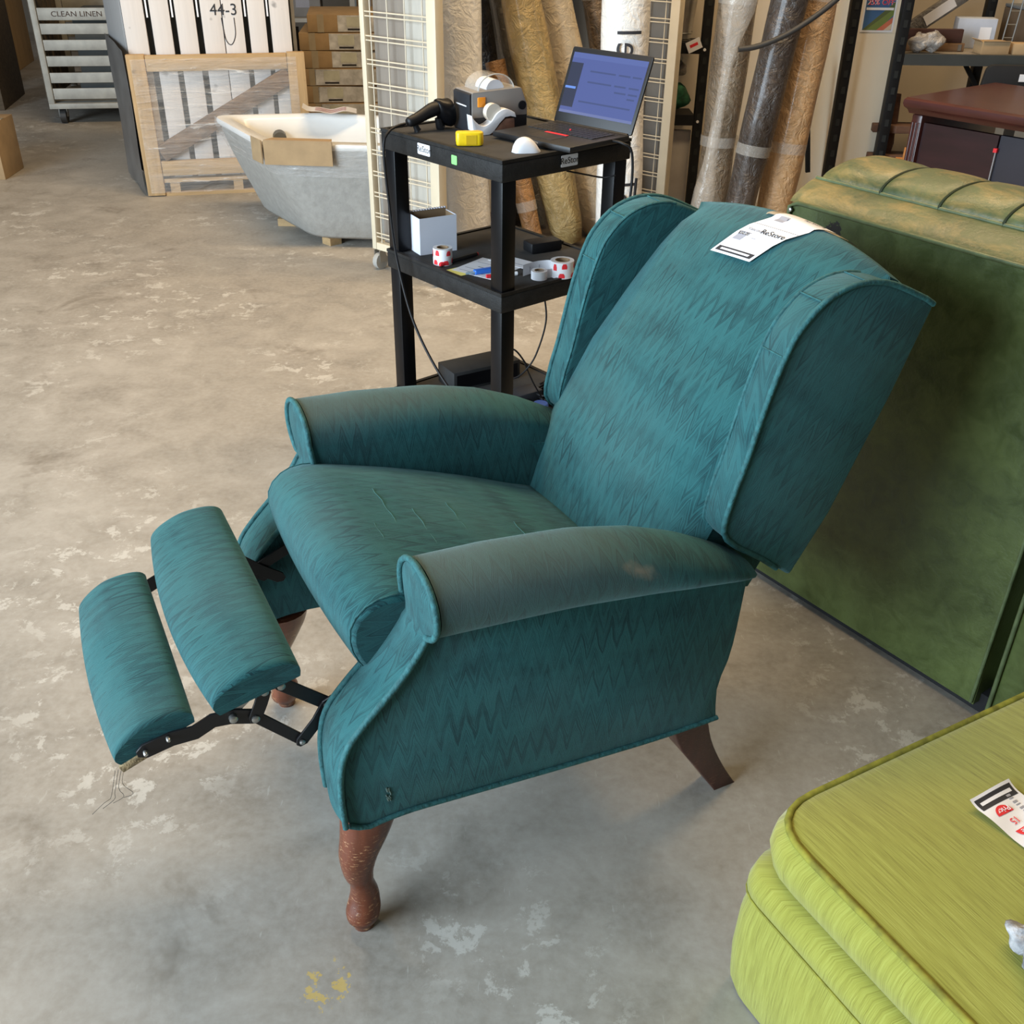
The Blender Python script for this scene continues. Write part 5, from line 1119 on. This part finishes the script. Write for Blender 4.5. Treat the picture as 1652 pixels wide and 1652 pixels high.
# ------------------------------------------------------------------ right: slotted posts, poster, shelf bay, desk
M_beam = simple('dark_grey_beam', (0.045, 0.048, 0.045), 0.5)
ru = thing('storage_rack', 'black slotted steel storage rack against the back wall', 'shelving', (0, 0, 0), 0)
for x, y in ((1.452, 4.92), (1.675, 4.92), (2.24, 5.42)):
    p_ = MB().span((x - 0.022, y - 0.022, 0), (x + 0.022, y + 0.022, 2.2)).build('post', M_rack, ru, bevel=0.002)
    for i in range(22): q = link('slot', sl_, p_); q.location = (x, y - 0.0005, 0.12 + 0.068 * i); q.rotation_euler = (0, 0, 0)
MB().bar((1.698, 4.915, 0.808), (2.75, 4.915, 0.808), 0.03, 0.045).build('beam', M_beam, ru); MB().add([(1.70, 4.93, 0.815), (2.75, 4.93, 0.815), (2.75, 5.39, 0.815), (1.70, 5.39, 0.815), (1.70, 4.93, 0.825), (2.75, 4.93, 0.825), (2.75, 5.39, 0.825), (1.70, 5.39, 0.825)], [(0, 1, 2, 3), (4, 5, 6, 7), (0, 1, 5, 4), (1, 2, 6, 5), (2, 3, 7, 6), (3, 0, 4, 7)]).build('shelf_board', simple('worn_shelf_board', (0.22, 0.19, 0.15), 0.7), ru, smooth=False)
MB().bar((2.10, 5.36, 0.81), (2.30, 5.36, 0.55), 0.012, 0.02).build('diagonal_brace', M_rack, ru); MB().bar((1.38, 5.0, 0.30), (1.30, 5.0, 0.80), 0.02, 0.02).build('diagonal_brace', M_rack, ru)
# poster on the column
PM = frame((1.585, 4.9985, 0.985), (1, 0, 0), (0, 0, 1))
po_ = thing('poster', 'sale poster with rolled carpets taped to the cream column', 'poster', (1.585, 4.9985, 0.985), 0)
def pq(pts, t0, t1, mat, nm): return MB().prism([Vector(p) for p in pts], t0, t1, lambda p, t: Vector((p[0], -t, p[1]))).build(nm, mat, po_, smooth=False)
pq([(-0.072, -0.078), (0.072, -0.078), (0.072, 0.10), (-0.072, 0.10)], 0.0, 0.0008, M_paper, 'sheet')
pq([(-0.064, -0.070), (0.064, -0.070), (0.064, 0.092), (-0.064, 0.092)], 0.0009, 0.0011, simple('poster_blue', (0.05, 0.13, 0.30), 0.5), 'picture')
for a, b, c in ((-0.064, -0.028, (0.10, 0.13, 0.05)), (-0.028, 0.018, (0.16, 0.22, 0.06)), (0.018, 0.064, (0.55, 0.16, 0.09)), (0.05, 0.064, (0.62, 0.50, 0.36))):
    nm = 'picture_roll'; pq([(max(-0.064, a - 0.02), -0.070), (b - 0.01, -0.070), (0.064, 0.018 - (a + 0.064) * 0.75), (0.064, 0.045 - (a + 0.064) * 0.75)], 0.0012 + (a + 0.1) * 0.002, 0.0014 + (a + 0.1) * 0.002, simple('poster_%d' % int((a + 1) * 1000), c, 0.5), nm)
pq([(-0.060, 0.010), (0.060, 0.010), (0.060, 0.020), (-0.060, 0.020)], 0.0020, 0.0022, M_paper, 'caption_strip')
for q, (tx, z) in enumerate((('25% OFF', 0.040),)):
    text('lettering', tx, 0.030, M_paper, po_, frame((0.0, -0.0019, z), (1, 0, 0), (0, 0, 1)), 0.0002, sx=1.08); text('lettering', tx, 0.029, M_red, po_, frame((0.001, -0.0024, z), (1, 0, 0), (0, 0, 1)), 0.0002, sx=1.06)
# goods on the shelf
ZR = 0.8255
dw = thing('drawer_front', 'long dark brown drawer front lying on the rack shelf', 'board', (1.712, 5.05, ZR), R(0))
MB().span((0, 0, 0.0), (0.30, 0.035, 0.035)).build('lower_rail', lumber('mid_brown', (0.20, 0.11, 0.05), 0.5), dw, bevel=0.003); MB().span((0, 0.004, 0.0355), (0.285, 0.03, 0.092)).build('upper_rail', lumber('maroon_brown', (0.060, 0.022, 0.016), 0.6), dw, bevel=0.003); MB().span((0.27, -0.004, 0.005), (0.285, 0.0, 0.030)).build('hinge_plate', M_rivet, dw)
pbag = thing('plastic_bag', 'crumpled clear plastic bag at the front of the rack shelf', 'bag', (1.80, 4.985, ZR + 0.024), 0)
lump((-0.02, 0, 0.020), 0.045, 0.55, 21).build('crumple', wrapm('clear_bag_a', (0.46, 0.42, 0.38), 0.6), pbag, angle=80); lump((0.04, 0, 0.024), 0.048, 0.5, 22).build('crumple', wrapm('clear_bag_b', (0.46, 0.42, 0.38), 0.6), pbag, angle=80)
cb = thing('carton', 'small open brown carton on the rack shelf', 'box', (2.055, 4.96, ZR), R(3))
MB().span((0, 0, 0), (0.125, 0.09, 0.052)).build('body', M_card, cb, bevel=0.002); MB().bar((-0.016, 0.045, 0.060), (0.0, 0.045, 0.050), 0.085, 0.002).build('flap', M_card, cb); MB().bar((0.062, -0.006, 0.056), (0.062, 0.0, 0.0525), 0.12, 0.002).build('flap', M_card, cb)
b2_ = thing('carton', 'brown carton with a white label at the right end of the rack shelf', 'box', (2.20, 4.97, ZR), R(-4)); MB().span((0, 0, 0), (0.14, 0.08, 0.045)).build('body', M_card, b2_, bevel=0.002); MB().span((0.05, -0.0012, 0.010), (0.10, 0.0, 0.035)).build('label', M_paper, b2_)
bb = thing('carton', 'pale blue carton at the back of the rack shelf', 'box', (2.02, 5.20, ZR), R(-10)); MB().span((0, 0, 0), (0.17, 0.1, 0.125)).build('body', simple('pale_blue_board', (0.45, 0.50, 0.60), 0.6), bb, bevel=0.002); MB().span((0.10, -0.0012, 0.02), (0.15, 0.0, 0.09)).build('label', M_paper, bb)
gp = thing('wrapped_plank', 'grey plastic wrapped plank leaning up at the back of the rack shelf', 'plank', (1.90, 5.26, ZR), 0)
MB().bar((-0.10, 0, 0.05), (0.16, 0, 0.235), 0.03, 0.075).build('plank', wrapm('grey_plank_wrap', (0.22, 0.21, 0.20), 0.5), gp, bevel=0.012); MB().bar((-0.02, -0.0165, 0.105), (0.10, -0.0165, 0.19), 0.002, 0.045).build('label', M_paper, gp)
cwk = thing('wire_rack', 'chrome wire rack standing on the right of the rack shelf', 'rack', (2.22, 5.16, ZR), 0)
for x in (0.0, 0.045): MB().cyl((x, 0, 0), (x + 0.02, 0, 0.40), 0.0035, n=8).build('upright', M_rivet, cwk)
for i in range(7): MB().cyl((0.004 + 0.003 * i, 0, 0.05 + 0.055 * i), (0.049 + 0.003 * i, 0, 0.05 + 0.055 * i), 0.0025, n=6).build('rung', M_rivet, cwk)
gbx = thing('stock_box', 'dark brown box behind the chrome wire rack', 'box', (2.30, 5.22, ZR), 0); MB().span((0, 0, 0), (0.4, 0.18, 0.16)).build('body', simple('dim_brown_box', (0.10, 0.07, 0.045), 0.8), gbx, bevel=0.003); MB().span((0.0, 0.0, 0.161), (0.4, 0.18, 0.175)).build('lid', simple('slate_lid', (0.12, 0.13, 0.14), 0.7), gbx, bevel=0.003)
# desk
def gloss_wood(name, c):
    k = NT(name); g = k.noise(k.mapv(k.coord(), (6, 40, 40)), 1.0, 4.0); k.set(Base_Color=k.ramp(g, [(0.3, tuple(x * 0.6 for x in c)), (0.7, c)]), Roughness=0.28); return k.m
M_ch = gloss_wood('cherry_veneer', (0.070, 0.017, 0.013)); M_chd = gloss_wood('dark_cherry_panel', (0.030, 0.008, 0.010))
dsk = thing('office_desk', 'dark cherry office desk behind the green sofa', 'desk', (1.555, 4.27, 0), math.atan2(-0.777, 0.63))
# local x along the front edge, local y back
G = [[(-0.010 - e, -0.010 - e, z), (1.31 + e, -0.010 - e, z), (1.31 + e, 0.62 + e, z), (-0.010 - e, 0.62 + e, z)] for e, z in [(-0.02, 0.690), (0.0, 0.692), (0.006, 0.706), (0.018, 0.716), (0.022, 0.728), (0.020, 0.742), (0.012, 0.750), (-0.02, 0.751)]]
MB().grid(G, cv=True, capu=True).build('desk_top', M_ch, dsk, angle=30)
MB().span((0.0, 0.0, 0.0), (0.045, 0.60, 0.689)).build('side_panel', M_ch, dsk, bevel=0.006); MB().span((1.255, 0.0, 0.0), (1.30, 0.60, 0.689)).build('side_panel', M_ch, dsk, bevel=0.006)
MB().span((0.046, 0.02, 0.03), (0.36, 0.045, 0.66)).build('front_panel', M_chd, dsk); MB().span((0.362, 0.03, 0.03), (1.254, 0.055, 0.66)).build('front_panel', simple('navy_black_panel', (0.020, 0.018, 0.028), 0.5), dsk); MB().span((0.3585, 0.018, 0.05), (0.3625, 0.026, 0.60)).build('edge_strip', simple('grey_edge', (0.30, 0.30, 0.32), 0.4), dsk); MB().span((0.352, 0.014, 0.60), (0.366, 0.026, 0.615)).build('red_dot', M_red, dsk)
for q in range(3): MB().span((0.004 + q * 0.014, -0.004, 0.02), (0.012 + q * 0.014, 0.001, 0.66)).build('fluting', M_ch, dsk, bevel=0.001)
tv = thing('office_chair', 'black chair back with a white tag beyond the cherry desk', 'chair', (2.16, 4.84, 0), R(-6))
MB().prism([Vector(p) for p in rpoly([(-0.135, 0.60), (0.24, 0.60), (0.24, 0.80), (-0.110, 0.80)], 0.03, 4)], -0.015, 0.015, lambda p, t: Vector((p[0], t, p[1]))).build('backrest', simple('black_mesh', (0.006, 0.006, 0.007), 0.8), tv, bevel=0.006)
MB().span((0.03, -0.012, 0.40), (0.07, 0.012, 0.60)).build('back_post', M_dark, tv); MB().span((-0.18, -0.10, 0.38), (0.26, 0.10, 0.40)).build('seat', M_under, tv, bevel=0.005); MB().cyl((0.04, 0, 0.02), (0.04, 0, 0.38), 0.02).build('stem', M_dark, tv); MB().lathe([(0.0, 0.025), (0.03, 0.024), (0.12, 0.012), (0.12, 0.0), (0.0, 0.0)], (0.04, 0, 0), 18).build('foot', M_dark, tv); MB().span((0.03, -0.0175, 0.735), (0.075, -0.0155, 0.765)).build('tag', M_paper, tv)
wp = MB().span((0, 0, 0), (0.3, 0.02, 0.10)).build('wood_offcut', M_pine, None, bevel=0.002); wp.location = (1.865, 3.93, 0.752); wp.rotation_euler = (0, 0, R(-40)); tag(wp, 'pale pine offcut standing on the cherry desk at the frame edge', 'wood')
# wooden pieces between rack post and desk
M_brn = lumber('walnut_brown', (0.13, 0.060, 0.032), 0.5); M_orw = lumber('orange_pine', (0.52, 0.22, 0.06), 0.7)
sr = thing('wooden_stand', 'dark brown wooden shelf stand between the rack post and desk', 'stand', (1.74, 4.98, 0), R(-8))
for x in (-0.008, 0.20):
    MB().tube([(x, 0, 0.0), (x, 0, 0.40), (x, 0, 0.44), (x, 0, 0.52), (x, 0, 0.54), (x, 0, 0.655)], [0.015, 0.015, 0.021, 0.014, 0.02, 0.013], 10).build('turned_post', M_brn, sr, angle=70)
for z in (0.10, 0.385, 0.515): MB().prism([Vector(p) for p in [(-0.10, -0.05), (-0.05, -0.035), (0.0, -0.06), (0.10, -0.045), (0.20, -0.06), (0.24, -0.05), (0.24, 0.05), (-0.10, 0.05)]], z - 0.022, z + 0.012, lambda p, t: Vector((p[0], p[1], t))).build('shelf', M_brn, sr, bevel=0.003)
ow = thing('wooden_chair', 'orange pine chair frame behind the green sofa roll', 'chair', (1.66, 4.56, 0), R(-10))
for x in (0.0, 0.15): MB().span((x, 0, 0), (x + 0.028, 0.03, 0.50)).build('leg', M_orw, ow, bevel=0.003)
for z in (0.30, 0.40): MB().span((0.028, 0.004, z), (0.15, 0.026, z + 0.045)).build('rail', M_orw, ow, bevel=0.003)
MB().span((0.0, 0.035, 0.40), (0.178, 0.20, 0.425)).build('seat', M_orw, ow, bevel=0.003)
